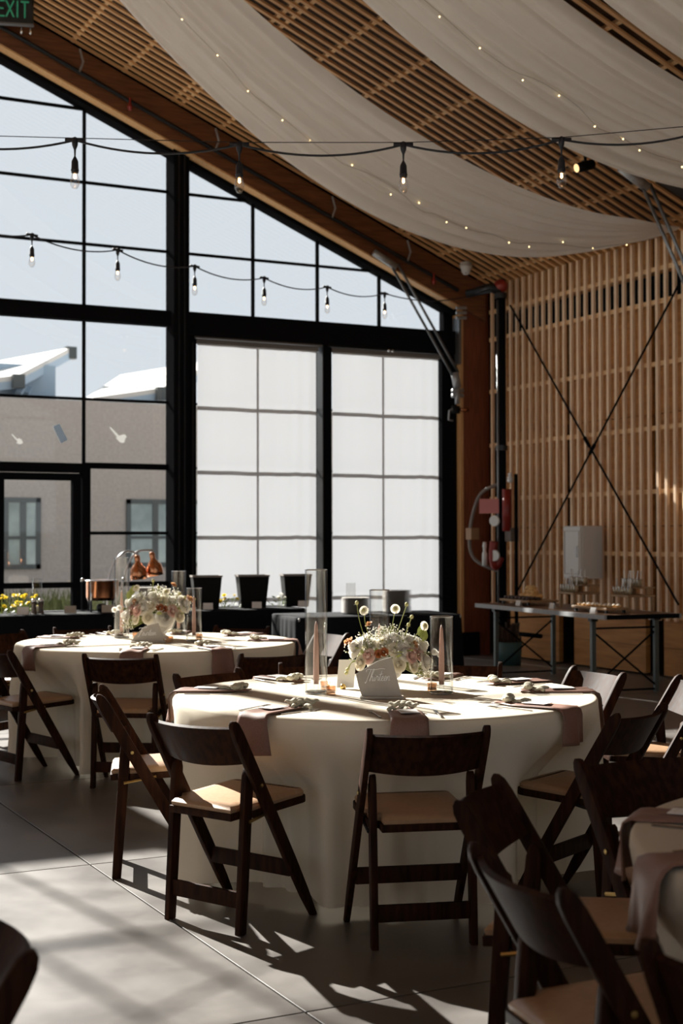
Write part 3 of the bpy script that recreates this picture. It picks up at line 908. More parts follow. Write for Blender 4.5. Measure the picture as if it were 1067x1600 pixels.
for chn, w in (('E', .062), ('X', .07), ('I', .03), ('T', .068)):
    mb = MB()
    for st in LET[chn]:
        for a, b in zip(st[:-1], st[1:]):
            A = Vector((x + a[0] * w, -0.036, -0.075 + a[1] * 0.155)); B = Vector((x + b[0] * w, -0.036, -0.075 + b[1] * 0.155))
            e = (B - A).normalized() * 0.007
            mb.bar(A - e, B + e, 0.006, 0.016, side=(0, 1, 0))
    mb.build('letter', 'exit_letters', root)
    x += w + 0.024
for x in (0.10, 0.19): MB().lathe([(0, -0.04), (0.012, -0.03), (0.015, 0), (0.006, 0.03), (0, 0.03)], 8, (x, 0, -0.20)).build('lamp_head', 'steel', root, True)

root = empty('ceiling_detector', at_y(728, 418, 14.35)); tag(root, 'white domed detector fixed under the slats near the corner post', 'detector')
MB().lathe([(0, 0.06), (0.07, 0.06), (0.072, 0.0), (0.06, -0.02), (0.055, -0.05), (0.03, -0.085), (0, -0.09)], 18).build('housing', 'white_paint', root, True)
MB().lathe([(0.073, 0.01), (0.078, 0.015), (0.078, 0.03), (0.073, 0.035)], 18).build('ring', 'plate', root, True)
for x in (-0.014, 0.014): MB().ball((x - 0.01, -0.03, -0.072), 0.008).build('lens', 'black_plastic', root)

pt = at_x(912, 260, 7.75)
root = empty('track_spot', pt); tag(root, 'black cylinder spotlight with warm lit face beside the drape', 'spotlight')
dsp = Vector((-0.9, 0.05, -0.28)).normalized()
MB().tube([-dsp * 0.10, dsp * 0.08], 0.045, 14).build('housing', 'black_plastic', root, True)
MB().tube([dsp * 0.081, dsp * 0.083], 0.038, 14).build('lamp_face', 'spot_glow', root)
MB().tube([-dsp * 0.02, Vector((0.03, 0.02, 0.13)), Vector((0.03, 0.02, max(0.15, ceil_z(pt.x) - pt.z)))], 0.014, 8).build('arm', 'black_plastic', root)

# ------------------------------------------------------------------ wall rods, riser, cabinet, bucket
a1, b1 = at_x(797, 477, 9.46), at_x(1060, 945, 9.46)
a2, b2 = at_x(805, 930, 9.43), at_x(1067, 432, 9.43)
for A, B, lab in ((a1, b1, 'thin steel tension rod falling diagonally across the slatted wall away from the pipe'), (a2, b2, 'thin steel tension rod rising diagonally across the slatted wall from the pipe')):
    o = MB().tube([Vector((0, 0, 0)), B - A], 0.011, 8).build('rod', 'black_metal')
    r = empty('tension_rod', A); o.parent = r
    mid = (B - A) * 0.5
    MB().tube([mid * 0.97, mid * 1.03], 0.02, 8).build('turnbuckle', 'black_metal', r)
    tag(r, lab, 'rod', 'cross bracing rods')

xr, yr = 9.22, 13.98
root = empty('sprinkler_riser', (xr, yr, 0)); tag(root, 'black sprinkler riser pipe with red valve, gauges and pink tag at the slatted wall', 'pipe')
def tz(v): return at_x(783, v, xr).z
MB().tube([(0, 0, 0), (0, 0, tz(462))], 0.055, 18).build('main_pipe', 'black_metal', root, True)
MB().tube([(-0.062, -0.02, 0), (-0.062, -0.02, tz(470))], 0.014, 8).build('edge_highlight', 'grey_steel', root, True)  # grey strip painting the highlight on the main pipe's lit left edge
MB().tube([(0, 0, tz(455)), (-0.10, 0.05, tz(452) + 0.02), (-0.28, 0.30, tz(456))], [0.06, 0.06, 0.05], 12).build('branch_pipe', 'dark_steel', root, True)
MB().ball((0.0, 0, tz(447)), 0.085, 12, 8).build('coupling', 'red_paint', root, True)
for z in (tz(462), tz(700)): MB().lathe([(0.056, -0.03), (0.07, -0.03), (0.07, 0.03), (0.056, 0.03)], 18, (0, 0, z)).build('pipe_clamp', 'dark_steel', root)
py = yr - 0.34
MB().tube([(0.02, -0.27, tz(990)), (0.02, -0.27, tz(742))], 0.022, 10).build('drain_pipe', 'black_metal', root, True)
MB().tube([(0.02, -0.27, tz(988)), (0.02, -0.75, tz(988))], 0.026, 10).build('drain_pipe', 'black_metal', root, True)
MB().tube([(-0.02, -0.14, tz(765)), (-0.02, -0.14, tz(830))], 0.055, 12).build('valve_body', 'red_paint', root, True)
MB().lathe([(0.02, 0), (0.035, 0.01), (0.035, 0.06), (0.015, 0.08), (0.03, 0.10), (0.0, 0.12)], 10, (0.0, -0.18, tz(755))).build('valve_cap', 'white_face', root, True)
for v, du in ((814, -0.03), (868, -0.03)):
    c = Vector((-0.10 + du, -0.06, tz(v)))
    o = MB().lathe([(0, 0), (0.062, 0), (0.066, 0.012), (0.062, 0.03), (0, 0.03)], 18)
    o.xform(Matrix.Translation(c) @ Matrix.Rotation(radians(-62), 4, 'Z') @ Matrix.Rotation(radians(90), 4, 'X'))
    o.build('gauge', 'white_face', root)
o = MB().box(-0.115, 0.115, -0.004, 0.004, -0.085, 0.085); o.xform(Matrix.Translation((-0.16, 0.02, tz(791))) @ Matrix.Rotation(radians(-38), 4, 'Z')); o.build('tag_card', 'pink_tag', root)
MB().tube(spline([(-0.06, 0.0, tz(757)), (-0.22, 0.14, tz(775)), (-0.30, 0.22, tz(830)), (-0.26, 0.20, tz(872)), (-0.06, 0.0, tz(892))], 8), 0.02, 8).build('hose', 'hose_grey', root, True)
MB().box(-0.345, -0.235, 0.12, 0.24, tz(843), tz(825)).build('junction_box', 'box_tan', root)
MB().lathe([(0, 0), (0.028, 0), (0.03, 0.14), (0.018, 0.17), (0.02, 0.21), (0.026, 0.23), (0.02, 0.28), (0, 0.28)], 12, (-0.20, 0.06, tz(884))).build('extinguisher_bottle', 'white_face', root, True)
MB().box(-0.01, 0.10, -0.20, -0.08, tz(846), tz(825)).build('relay_box', 'hose_grey', root)
MB().tube(spline([(-0.12, -0.02, tz(846)), (-0.14, -0.02, tz(870)), (-0.10, -0.02, tz(885)), (-0.05, -0.05, tz(870))], 6), 0.05, 8).build('valve_wheel', 'red_paint', root, True)

# white wall cabinet
cf = 9.22
ca, cb_ = at_x(880, 822, cf), at_x(909, 905, cf)
root = empty('wall_cabinet', (9.36, (ca.y + cb_.y) / 2, cb_.z)); tag(root, 'white wall cabinet with panelled door hung on the slatted wall', 'cabinet')
hw = (ca.y - cb_.y) / 2; hz = ca.z - cb_.z
MB().cbox(-0.13, 0.14, -hw, hw, 0, hz, 0.006).build('body', 'white_paint', root)
dd = MB().cbox(-0.150, -0.131, -hw + 0.01, hw - 0.01, 0.01, hz - 0.01, 0.004).build('door', 'white_paint', root)
for a, b, c, d in ((-hw + .03, hw - .03, .05, .06), (-hw + .03, hw - .03, hz - .06, hz - .05), (-hw + .03, -hw + .04, .05, hz - .05), (hw - .04, hw - .03, .05, hz - .05)):
    MB().box(-0.156, -0.149, a, b, c, d).build('moulding', 'plate', dd)
MB().tube([(-0.15, -hw + 0.06, hz * 0.42), (-0.175, -hw + 0.06, hz * 0.43), (-0.175, -hw + 0.06, hz * 0.60), (-0.15, -hw + 0.06, hz * 0.61)], 0.008, 8).build('handle', 'steel', dd)

root = empty('planter_bucket', (8.95, 13.45, 0)); tag(root, 'teal bucket of dried stems standing below the riser pipe', 'bucket')
MB().lathe([(0, 0.0), (0.14, 0.0), (0.16, 0.26), (0.15, 0.26), (0.14, 0.02), (0, 0.02)], 20).build('bucket', 'teal_bucket', root, True)
mb = MB()
for i in range(70):
    a = RND.uniform(0, 2 * pi); r = 0.13 * sqrt(RND.random()); h = RND.uniform(0.30, 0.48)
    mb.tube([(cos(a) * r, sin(a) * r, 0.2), (cos(a) * r * 1.25, sin(a) * r * 1.25, h)], 0.012, 4)
tag(mb.build('dried_stems', 'pepper_wood', root), kind='stuff')

# ------------------------------------------------------------------ chairs
def make_chair():
    root = empty('folding_chair')
    W = 0.208                       # centre of the long side rails
    top = Vector((0, -0.265, 0.775)); foot = Vector((0, 0.19, 0.0))
    for s in (-1, 1):
        a = foot + Vector((s * W, 0, 0)); b = top + Vector((s * W, 0, 0))
        mb = MB(); d = (b - a).normalized()
        nrm = Vector((1, 0, 0)).cross(d).normalized()
        # side view outline of the long rail with a rounded head
        out = []
        for (t, w) in ((0, 0.016), (0.12, 0.020), (0.3, 0.024), (0.75, 0.025), (0.93, 0.0235), (0.97, 0.020), (0.99, 0.012), (1.0, 0.0)):
            out.append((t, w))
        L = (b - a).length
        poly = [a + d * (t * L) + nrm * w for t, w in out] + [a + d * (t * L) - nrm * w for t, w in reversed(out[:-1])]
        poly = [p - Vector((s * W, 0, 0)) for p in poly]
        poly[0].z = max(0.0, poly[0].z); poly[-1].z = 0.0; poly[0].z = 0.0
        mb.prism(poly, Vector((s * W - 0.011, 0, 0)), Vector((s * W + 0.011, 0, 0)))
        o = mb.build('leg', 'chair_wood', root); bevel(o)
    for s in (-1, 1):
        x = s * 0.177
        a = Vector((x, -0.185, 0)); b = Vector((x, -0.145, 0.60)); d = (b - a).normalized(); L = (b - a).length
        nrm = Vector((1, 0, 0)).cross(d).normalized()
        out = [(0, 0.019), (0.3, 0.021), (0.85, 0.022), (0.94, 0.020), (0.985, 0.012), (1.0, 0.0)]
        poly = [a + d * (t * L) + nrm * w - Vector((x, 0, 0)) for t, w in out] + [a + d * (t * L) - nrm * w - Vector((x, 0, 0)) for t, w in reversed(out[:-1])]
        poly[0].z = 0; poly[-1].z = 0
        mb = MB().prism(poly, Vector((x - 0.0125, 0, 0)), Vector((x + 0.0125, 0, 0)))
        o = mb.build('leg', 'chair_wood', root); bevel(o)
    o = MB().box(-0.165, 0.165, -0.187, -0.169, 0.09, 0.15).build('stretcher', 'chair_wood', root); bevel(o)
    o = MB().box(-0.198, 0.198, 0.060, 0.080, 0.165, 0.225).build('stretcher', 'chair_wood', root); bevel(o)
    # seat frame and pad
    def outline(i):
        pts = [(-0.155 + i, -0.19 + i), (-0.155 + i, -0.125), (-0.190 + i, -0.105), (-0.190 + i, 0.15)]
        for k in range(5):
            a = pi - k * pi / 8; pts.append((-0.15 + (0.04 - i) * cos(a), 0.175 + (0.04 - i) * sin(a)))
        pts += [(-px, py) for px, py in reversed(pts)]
        return pts
    tilt = Matrix.Rotation(radians(3), 4, 'X')
    frame = MB().prism([Vector((px, py, 0)) for px, py in outline(0)], Vector((0, 0, 0.415)), Vector((0, 0, 0.442))); frame.xform(tilt)
    o = frame.build('seat', 'chair_wood', root); bevel(o)
    pad = MB()
    rings = [(0.008, 0.442), (0.006, 0.455), (0.016, 0.466), (0.05, 0.470)]
    n = len(outline(0)); vs = []; fs = []
    for i, z in rings: vs += [(px, py, z) for px, py in outline(i)]
    for j in range(len(rings) - 1):
        for k in range(n): fs.append((j * n + k, j * n + (k + 1) % n, (j + 1) * n + (k + 1) % n, (j + 1) * n + k))
    fs.append(tuple((len(rings) - 1) * n + k for k in range(n)))
    pad.add(vs, fs); pad.xform(tilt)
    o = pad.build('cushion', 'seat_vinyl', root); smooth_angle(o, 50)
    # curved back panel between the long rails
    dl = (top - foot).normalized(); nb = Vector((1, 0, 0)).cross(dl).normalized()
    if nb.y > 0: nb = -nb
    def bk(u, v, off):
        x = (u - 0.5) * 2 * (W - 0.010); c = 1 - (2 * u - 1) ** 2
        t = 0.795 + (0.965 - 0.795) * v
        p = foot.lerp(top, t); p = p + dl * (0.020 * c * (0.25 + 0.75 * v))
        return Vector((x, p.y, p.z)) + nb * (0.040 * c + off)
    mb = MB().grid(lambda u, v: bk(u, v, 0.007), 17, 5); n0 = len(mb.v)
    mb.grid(lambda u, v: bk(u, v, -0.007), 17, 5)
    for i in range(16):
        mb.f.append((i, i + 1, n0 + i + 1, n0 + i)); k = 4 * 17
        mb.f.append((k + i + 1, k + i, n0 + k + i, n0 + k + i + 1))
    o = mb.build('backrest', 'chair_wood', root); smooth_angle(o, 40)
    for s in (-1, 1):
        MB().tube([(s * 0.192, -0.155, 0.40), (s * 0.192, -0.02, 0.425)], 0.006, 6).build('hinge_bar', 'brass' if s > 0 else 'dark_steel', root)
        MB().ball((s * 0.222, -0.12, 0.53), 0.008, 6, 4, (0.5, 1, 1)).build('rivet', 'brass', root)
    return root


def bevel(o, w=0.004):
    bm = bmesh.new(); bm.from_mesh(o.data)
    bmesh.ops.recalc_face_normals(bm, faces=bm.faces[:])
    es = [e for e in bm.edges if len(e.link_faces) == 2 and e.calc_face_angle(0) > radians(50)]
    bmesh.ops.bevel(bm, geom=es, offset=w, segments=2, affect='EDGES', profile=0.6, clamp_overlap=True)
    bm.to_mesh(o.data); bm.free()
    smooth_angle(o, 40)


chair0 = make_chair()
CH = [  # back-top midpoint x, y, facing angle, label, group
    (1.855, 4.864, 25, 'dark folding chair at table thirteen, second from the floor joint, seat half sunlit', 1),
    (2.490, 4.230, 73, 'dark folding chair pushed in at the front middle of table thirteen', 1),
    (1.854, 5.952, -19, 'red-brown folding chair seen edge-on at the left of table thirteen', 1),
    (2.592, 6.560, -69, 'folding chair whose curved back shows behind the left rim of table thirteen', 1),
    (3.293, 6.720, -112, 'folding chair behind the tallest candle vase of table thirteen', 1),
    (3.975, 6.420, -128, 'red-brown folding chair behind the short candle vase of table thirteen', 1),
    (4.354, 5.729, 178, 'folding chair with brightly sunlit backrest at the right rim of table thirteen', 1),
    (4.440, 5.120, 158, 'sunlit folding chair cut by the right frame edge beyond table thirteen', 1),
    (3.489, 4.322, 116, 'folding chair with tan seat turned toward the right front of table thirteen', 1),
    (2.725, 3.430, -88, 'large dark folding chair between table thirteen and the grey foreground table', 3),
    (2.000, 3.161, -46, 'blurred dark folding chair standing in front of the middle chair of table thirteen', 3),
    (1.591, 2.378, -9, 'nearest blurred dark folding chair with glossy back at the foreground table', 3),
    (1.560, 1.640, 22, 'black folding chair just entering the bottom right corner', 3),
    (2.532, 7.740, 56, 'dark folding chair at the front of table fourteen seen from behind', 2),
    (1.995, 8.500, 12, 'dark folding chair at the left rim of table fourteen seen from the side', 2),
    (3.360, 7.440, 92, 'dark folding chair between tables thirteen and fourteen beside the tall vase', 2),
    (4.480, 8.920, 182, 'pale sunlit folding chair at the right end of table fourteen', 2),
    (4.170, 9.830, -135, 'folding chair behind table fourteen in front of the black serving boxes', 2),
    (3.080, 10.30, -92, 'folding chair behind table fourteen in front of the pepper mills', 2),
    (2.42, 10.05, -55, 'folding chair at the far left of table fourteen, cut by the frame', 2),
    (0.592, 2.440, 180, 'black chair back cut by the bottom left corner of the frame', 4),
]
GR = {1: 'folding chairs around table thirteen', 2: 'folding chairs around table fourteen', 3: 'folding chairs around the foreground table', 4: 'folding chairs near the frame edge'}
for i, (x, yv, a, lab, g) in enumerate(CH):
    o = chair0 if i == 0 else copy_tree(chair0)
    fa = radians(a); f = Vector((cos(fa), sin(fa), 0))
    o.location = Vector((x, yv, 0)) + f * 0.265
    o.rotation_euler = (0, 0, fa - pi / 2)
    tag(o, lab, 'chair', GR[g])

# ------------------------------------------------------------------ round tables
RS = 0.968; ZT = 0.757
TABLES = {'thirteen': (2.933, 5.36), 'fourteen': (3.13, 8.80), 'front': (2.757, 2.03)}


def round_table(key, label, cl_label, seed):
    cx, cy = TABLES[key]
    t = empty('round_table', (cx, cy, 0)); tag(t, label, 'table', 'round dining tables')
    MB().lathe([(0, 0.72), (0.872, 0.72), (0.88, 0.73), (0.88, 0.742), (0, 0.745)], 48).build('tabletop', 'tray_wood', t)
    for k in range(4):
        a = k * pi / 2 + 0.4
        MB().tube([(0.40 * cos(a), 0.40 * sin(a), 0.72), (0.46 * cos(a), 0.46 * sin(a), 0)], 0.016, 8).build('leg', 'grey_steel', t)
    rr = random.Random(seed)
    nf = 15
    ph = [rr.uniform(0, 6.28) for _ in range(6)]
    def fold(th):
        w = th + 0.10 * sin(3 * th + ph[0]) + 0.07 * sin(5 * th + ph[1])
        s = sin(nf * w / 1.0 + ph[2])
        sh = (1 if s > 0 else -1) * abs(s) ** 0.8
        return sh * (0.7 + 0.3 * sin(2 * th + ph[3])) + 0.25 * sin(7 * th + ph[4])
    dents = []
    for (x_, y_, a_, _l, _g) in CH:
        bx_ = x_ + 0.265 * cos(radians(a_)) - cx; by_ = y_ + 0.265 * sin(radians(a_)) - cy
        fx_ = bx_ + 0.215 * cos(radians(a_)); fy_ = by_ + 0.215 * sin(radians(a_))
        rf = sqrt(fx_ ** 2 + fy_ ** 2)
        if sqrt(bx_ ** 2 + by_ ** 2) < 1.35 and rf < 0.98: dents.append((math.atan2(fy_, fx_), rf))
    rows = [(0.0, 0), (0.35, 0), (0.65, 0), (0.85, 0), (0.915, 0)]
    N = 220
    vs = []; fs = []
    def ring(fn):
        for k in range(N): vs.append(fn(2 * pi * k / N))
    for r, _ in rows[1:]: ring(lambda th, r=r: (r * RS * cos(th), r * RS * sin(th), ZT + 0.0012 * sin(5 * th + r * 9)))
    drops = [(0.0, 0.925, 0.754), (0.006, 0.931, 0.746), (0.02, 0.935, 0.725), (0.07, 0.938, 0.68), (0.15, 0.942, 0.60), (0.28, 0.948, 0.47), (0.45, 0.956, 0.32), (0.60, 0.962, 0.18), (0.70, 0.970, 0.08), (0.725, 0.975, 0.030)]
    for s, r, z in drops:
        amp = 0.072 * min(1, max(0, (s - 0.015)) / 0.42) ** 0.8
        def fn(th, r=r, z=z, amp=amp, s=s):
            q = r * RS - 0.045 * min(1, s / 0.6) + amp * fold(th)
            for ca, rf in dents:
                dd = (th - ca + pi) % (2 * pi) - pi
                wgt = math.exp(-(dd / 0.36) ** 6)
                ramp = min(1, max(0, (0.69 - z) / 0.25)); ramp = ramp * ramp * (3 - 2 * ramp)
                lim = max(0.66, rf - 0.035) + 0.040 * fold(th + 0.2) * ramp + 0.012 * sin(th * 41 + ph[1])
                if q > lim: q = q + (lim - q) * wgt * ramp
            q += 0.016 * min(1, s / 0.35) * sin(24 * (th + 0.08 * sin(4 * th + ph[3])) + ph[2]) * (0.6 + 0.4 * sin(3 * th + ph[4]))
            zz = z + (0.012 + 0.016 * sin(th * 4 + ph[5]) if s > 0.72 else 0.0) * 0.9
            return (q * cos(th), q * sin(th), max(0.006, zz))
        ring(fn)
    R_ = len(vs) // N
    for j in range(R_ - 1):
        for k in range(N): fs.append((j * N + k, j * N + (k + 1) % N, (j + 1) * N + (k + 1) % N, (j + 1) * N + k))
    c = len(vs); vs.append((0, 0, ZT)); fs += [(c, (k + 1) % N, k) for k in range(N)]
    o = MB().add(vs, fs).build('tablecloth', 'tablecloth', None, True, (cx, cy, 0))
    me = o.data
    bm = bmesh.new(); bm.from_mesh(me); bmesh.ops.recalc_face_normals(bm, faces=bm.faces[:]); bm.to_mesh(me); bm.free()
    tag(o, cl_label, 'tablecloth', 'floor length round tablecloths')


round_table('thirteen', 'round dining table thirteen in the middle, hidden under its cloth', 'ivory floor length cloth on the middle table with the Thirteen sign', 3)
round_table('fourteen', 'round dining table fourteen behind, hidden under its cloth', 'ivory floor length cloth on the rear table with the Fourteen sign', 8)
round_table('front', 'round dining table cut by the right frame edge, hidden under its cloth', 'grey-looking shaded cloth on the foreground table at the right edge', 21)


# ------------------------------------------------------------------ place settings
def napkin_mesh(seed):
    rr = random.Random(seed); sk = rr.uniform(-0.10, 0.10); ph = rr.uniform(0, 6); fl = rr.uniform(0.02, 0.05)
    hang = rr.uniform(0.12, 0.17)
    def fn(u, v, off=0.0):
        # v: 0 inner end .. 1 hem ; local +x outwards, +y sideways
        L = 0.34 + hang; s = v * L
        wv = 0.058 + 0.016 * v - 0.028 * math.exp(-((v - 0.08) / 0.10) ** 2)
        yy = (u - 0.5) * 2 * wv + sk * s * 0.6
        wav = 0.006 * sin(u * 9 + ph + v * 3) * (0.3 + v) + 0.005 * (1 - abs(2 * u - 1))
        if s < 0.315:
            return Vector((0.585 + s, yy, ZT + 0.006 + wav * 0.6 + off))
        e = s - 0.315
        if e < 0.03:
            a = e / 0.03 * pi / 2
            return Vector((0.90 + 0.020 * sin(a) + off, yy, ZT + 0.006 - 0.020 * (1 - cos(a)) + off * cos(a)))
        f_ = (e - 0.03)
        return Vector((0.925 + fl * f_ / 0.12 * 0.35 + 0.35 * wav + 0.02 * sin(u * 6 + ph) * f_ / 0.12 + off, yy + 0.10 * f_ * (u - 0.5), ZT - 0.014 - f_))
    mb = MB().grid(lambda u, v: fn(u, v, 0.004), 11, 26); n0 = len(mb.v)
    mb.grid(lambda u, v: fn(u, v, 0.0), 11, 26)
    for j in range(25):
        mb.f.append((j * 11, (j + 1) * 11, n0 + (j + 1) * 11, n0 + j * 11)); mb.f.append((j * 11 + 10, n0 + j * 11 + 10, n0 + (j + 1) * 11 + 10, (j + 1) * 11 + 10))
    for i in range(10):
        mb.f.append((i, n0 + i, n0 + i + 1, i + 1)); k = 25 * 11; mb.f.append((k + i, k + i + 1, n0 + k + i + 1, n0 + k + i))
    return mb.mesh('napkin', 'mauve_cloth', True)


def knot_mesh(seed):
    rr = random.Random(seed); mb = MB()
    mb.ball((0, 0, 0.012), 0.017, 10, 7, (1.1, 0.9, 0.9))
    for s, L in ((1, rr.uniform(0.06, 0.075)), (-1, rr.uniform(0.045, 0.06)), (0.45, 0.05)):
        a0 = rr.uniform(-0.35, 0.35)
        def fn(u, v, s=s, L=L, a0=a0):
            t = v; w = 0.021 * sin(pi * min(1, 0.12 + t * 0.95)) ** 0.7
            ang_ = 2 * pi * u
            x = (0.008 + L * t); y = cos(ang_) * w; z = 0.014 + sin(ang_) * w * 0.55 + 0.020 * t * (1 - t) + 0.006 * sin(t * 9)
            ca, sa = cos(a0), sin(a0)
            xx, yy = x * ca - y * sa, x * sa + y * ca
            return Vector(((1 if s > 0 else -1) * (yy if abs(s) == 1 else xx * 0.6 - 0.01), (xx * (1 if s > 0 else -1)) if abs(s) == 1 else yy, max(0.002, z)))
        mb.grid(fn, 10, 9, True)
    for s in (1, -1):
        a0 = 0.5 * s + rr.uniform(-.2, .2)
        pts = [Vector((0.01 * k * cos(a0) * 1.1, 0.01 * k * sin(a0) * 1.1 + 0.003 * sin(k), 0.006 + 0.004 * sin(k * 1.3))) for k in range(0, 9)]
        mb.tube([p for p in pts], [0.004 + 0.0006 * k for k in range(9)], 6)
    return mb.mesh('knot', 'ivory_cloth', True)


fork_mb = MB()
fork_mb.bar((0, -0.10, 0.004), (0, 0.045, 0.006), 0.009, 0.003, side=(1, 0, 0), w1=0.006)
fork_mb.bar((0, 0.045, 0.006), (0, 0.062, 0.004), 0.006, 0.003, side=(1, 0, 0), w1=0.022)
for k in range(4):
    x = -0.009 + 0.006 * k
    fork_mb.bar((x, 0.06, 0.004), (x, 0.105, 0.006), 0.0032, 0.0025, side=(1, 0, 0), w1=0.002)
fork_me = fork_mb.mesh('fork', 'pewter')
kn = MB()
kn.bar((0, -0.11, 0.004), (0, 0.0, 0.004), 0.011, 0.005, side=(1, 0, 0), ch=0.001, w1=0.009)
kn.prism([Vector(p) for p in ((-0.005, 0, 0.003), (0.006, 0, 0.003), (0.010, 0.06, 0.003), (0.008, 0.10, 0.003), (-0.002, 0.118, 0.003), (-0.005, 0.10, 0.003))], Vector((0, 0, 0)), Vector((0, 0, 0.002)))
knife_me = kn.mesh('knife', 'pewter')
card_me = MB().cbox(-0.05, 0.05, -0.036, 0.036, 0, 0.0025, 0.0008).mesh('card', 'paper')
cprint_me = MB().box(-0.036, 0.036, -0.0245, -0.0235, 0.0025, 0.0029).box(-0.036, 0.036, 0.0235, 0.0245, 0.0025, 0.0029).box(-0.036, -0.035, -0.024, 0.024, 0.0025, 0.0029).box(0.035, 0.036, -0.024, 0.024, 0.0025, 0.0029).mesh('printed_border', 'paper_print')
NAPS = [napkin_mesh(s) for s in range(5)]; KNOTS = [knot_mesh(s) for s in range(4)]


def setting(key, ang_deg, i, where, tname):
    cx, cy = TABLES[key]; a = radians(ang_deg)
    er, et = Vector((cos(a), sin(a), 0)), Vector((-sin(a), cos(a), 0))
    def put(me, name, r, s, rz, z, label, cat, grp):
        o = bpy.data.objects.new(name, me); COL.objects.link(o)
        p = er * (r * RS) + et * s
        o.location = (cx + p.x, cy + p.y, z); o.rotation_euler = (0, 0, a + rz)
        return tag(o, label, cat, grp)
    j = lambda m: RND.uniform(-m, m)
    o = put(NAPS[i % 5], 'napkin', 0, 0, 0, 0, 'mauve napkin draped over the edge %s' % where, 'napkin', 'napkins on ' + tname)
    put(KNOTS[i % 4], 'napkin_knot', 0.65, 0.01 + j(.01), j(0.7), ZT + 0.010, 'ivory knotted cloth tie on the napkin %s' % where, 'knot', 'napkin ties on ' + tname)
    put(fork_me, 'fork', 0.76, -0.115 + j(.012), pi / 2 + j(0.15), ZT, 'fork laid beside the napkin %s' % where, 'fork', 'forks on ' + tname)
    put(knife_me, 'knife', 0.76, 0.11 + j(.012), pi / 2 + j(0.15), ZT, 'knife laid beside the napkin %s' % where, 'knife', 'knives on ' + tname)
    c = put(card_me, 'menu_card', 0.80, 0.0, j(0.1), ZT + 0.017, 'white bordered card on the napkin %s' % where, 'card', 'cards on ' + tname)
    place(cprint_me, 'printed_border', c)


S13 = [(-152, 'at the front left seat of table thirteen'), (-112, 'at the front middle seat of table thirteen'), (-68, 'at the front right seat of table thirteen'),
       (-22, 'at the right rim of table thirteen'), (8, 'by the sunlit chair at table thirteen'), (40, 'behind the short candle vase on table thirteen'),
       (101, 'behind the tall candle vase on table thirteen'), (146, 'at the left rim of table thirteen')]
S14 = [(-168, 'at the left rim of table fourteen'), (-118, 'at the front of table fourteen'), (-84, 'at the right front of table fourteen'),
       (-27, 'at the right end of table fourteen'), (20, 'at the far right of table fourteen'), (58, 'behind the shortest vase of table fourteen'),
       (95, 'behind the tallest vase of table fourteen'), (128, 'at the far left of table fourteen')]
S3 = [(98, 'at the far side of the foreground table'), (130, 'at the middle of the foreground table'), (163, 'nearest on the foreground table')]
for i, (a, w) in enumerate(S13): setting('thirteen', a, i, w, 'table thirteen')
for i, (a, w) in enumerate(S14): setting('fourteen', a, i + 2, w, 'table fourteen')
for i, (a, w) in enumerate(S3): setting('front', a, i + 1, w, 'the foreground table')


# ------------------------------------------------------------------ candle vases, votives
def candle_vase(p, h, r, ch, label, clabel):
    root = empty('cylinder_vase', p); tag(root, label, 'vase', 'clear cylinder vases')
    MB().lathe([(0, 0.0), (r, 0.0), (r, h), (r - 0.004, h), (r - 0.004, 0.008), (0, 0.008)], 40).build('cylinder', 'vase_glass', root, True)
    MB().lathe([(r + 0.0008, h - 0.003), (r + 0.0012, h), (r - 0.002, h + 0.0016), (r - 0.0048, h), (r - 0.0044, h - 0.003)], 40).build('rim', 'rim_glass', root, True)
    MB().lathe([(r + 0.0008, 0.0), (r + 0.0012, 0.006), (r - 0.004, 0.010), (r - 0.006, 0.001)], 40).build('foot_ring', 'rim_glass', root, True)
    c = empty('taper_candle', (p[0], p[1], p[2] + 0.009)); tag(c, clabel, 'candle', 'taper candles')
    MB().lathe([(0, 0), (0.026, 0), (0.026, 0.006), (0.010, 0.012), (0.012, 0.045), (0.016, 0.05), (0.013, 0.05), (0.011, 0.03), (0, 0.03)], 16).build('glass_holder', 'vase_glass', c, True)
    MB().lathe([(0, 0.03), (0.0105, 0.03), (0.0125, 0.06), (0.0115, ch * 0.6), (0.007, ch - 0.02), (0.002, ch), (0, ch)], 14).build('taper', 'candle', c, True)
    MB().tube([(0, 0, ch), (0.001, 0, ch + 0.012)], 0.001, 5).build('wick', 'wick', c)


def P13(u, v): return at_z(u, v, ZT + 0.001)


candle_vase(P13(494, 1083), 0.53, 0.048, 0.30, 'tallest clear glass cylinder vase on table thirteen', 'pink taper candle in the tallest vase on table thirteen')
candle_vase(P13(690, 1084), 0.33, 0.049, 0.285, 'shorter clear glass cylinder vase right of the flowers on table thirteen', 'pink taper candle in the short vase on table thirteen')
candle_vase(P13(593, 1060), 0.42, 0.048, 0.25, 'clear glass cylinder vase behind the flowers on table thirteen', 'pink taper candle behind the flowers on table thirteen')
candle_vase(P13(190, 997), 0.54, 0.050, 0.31, 'tallest clear glass cylinder vase on table fourteen', 'pink taper candle in the tallest vase on table fourteen')
candle_vase(P13(279, 991), 0.44, 0.050, 0.27, 'clear glass cylinder vase behind the flowers on table fourteen', 'pink taper candle behind the flowers on table fourteen')
candle_vase(P13(303, 1002), 0.345, 0.050, 0.285, 'shortest clear glass cylinder vase on table fourteen', 'pink taper candle in the shortest vase on table fourteen')


def votive(p, r, h, label):
    root = empty('votive_holder', p); tag(root, label, 'votive', 'peach glass votives')
    MB().lathe([(0, 0), (r * 0.92, 0), (r, h), (r - 0.003, h), (r * 0.9 - 0.003, 0.006), (0, 0.006)], 18).build('cup', 'peach_glass', root, True)
    MB().lathe([(0, 0.007), (r * 0.85, 0.007), (r * 0.85, h * 0.45), (0, h * 0.45)], 16).build('wax', 'votive_wax', root)


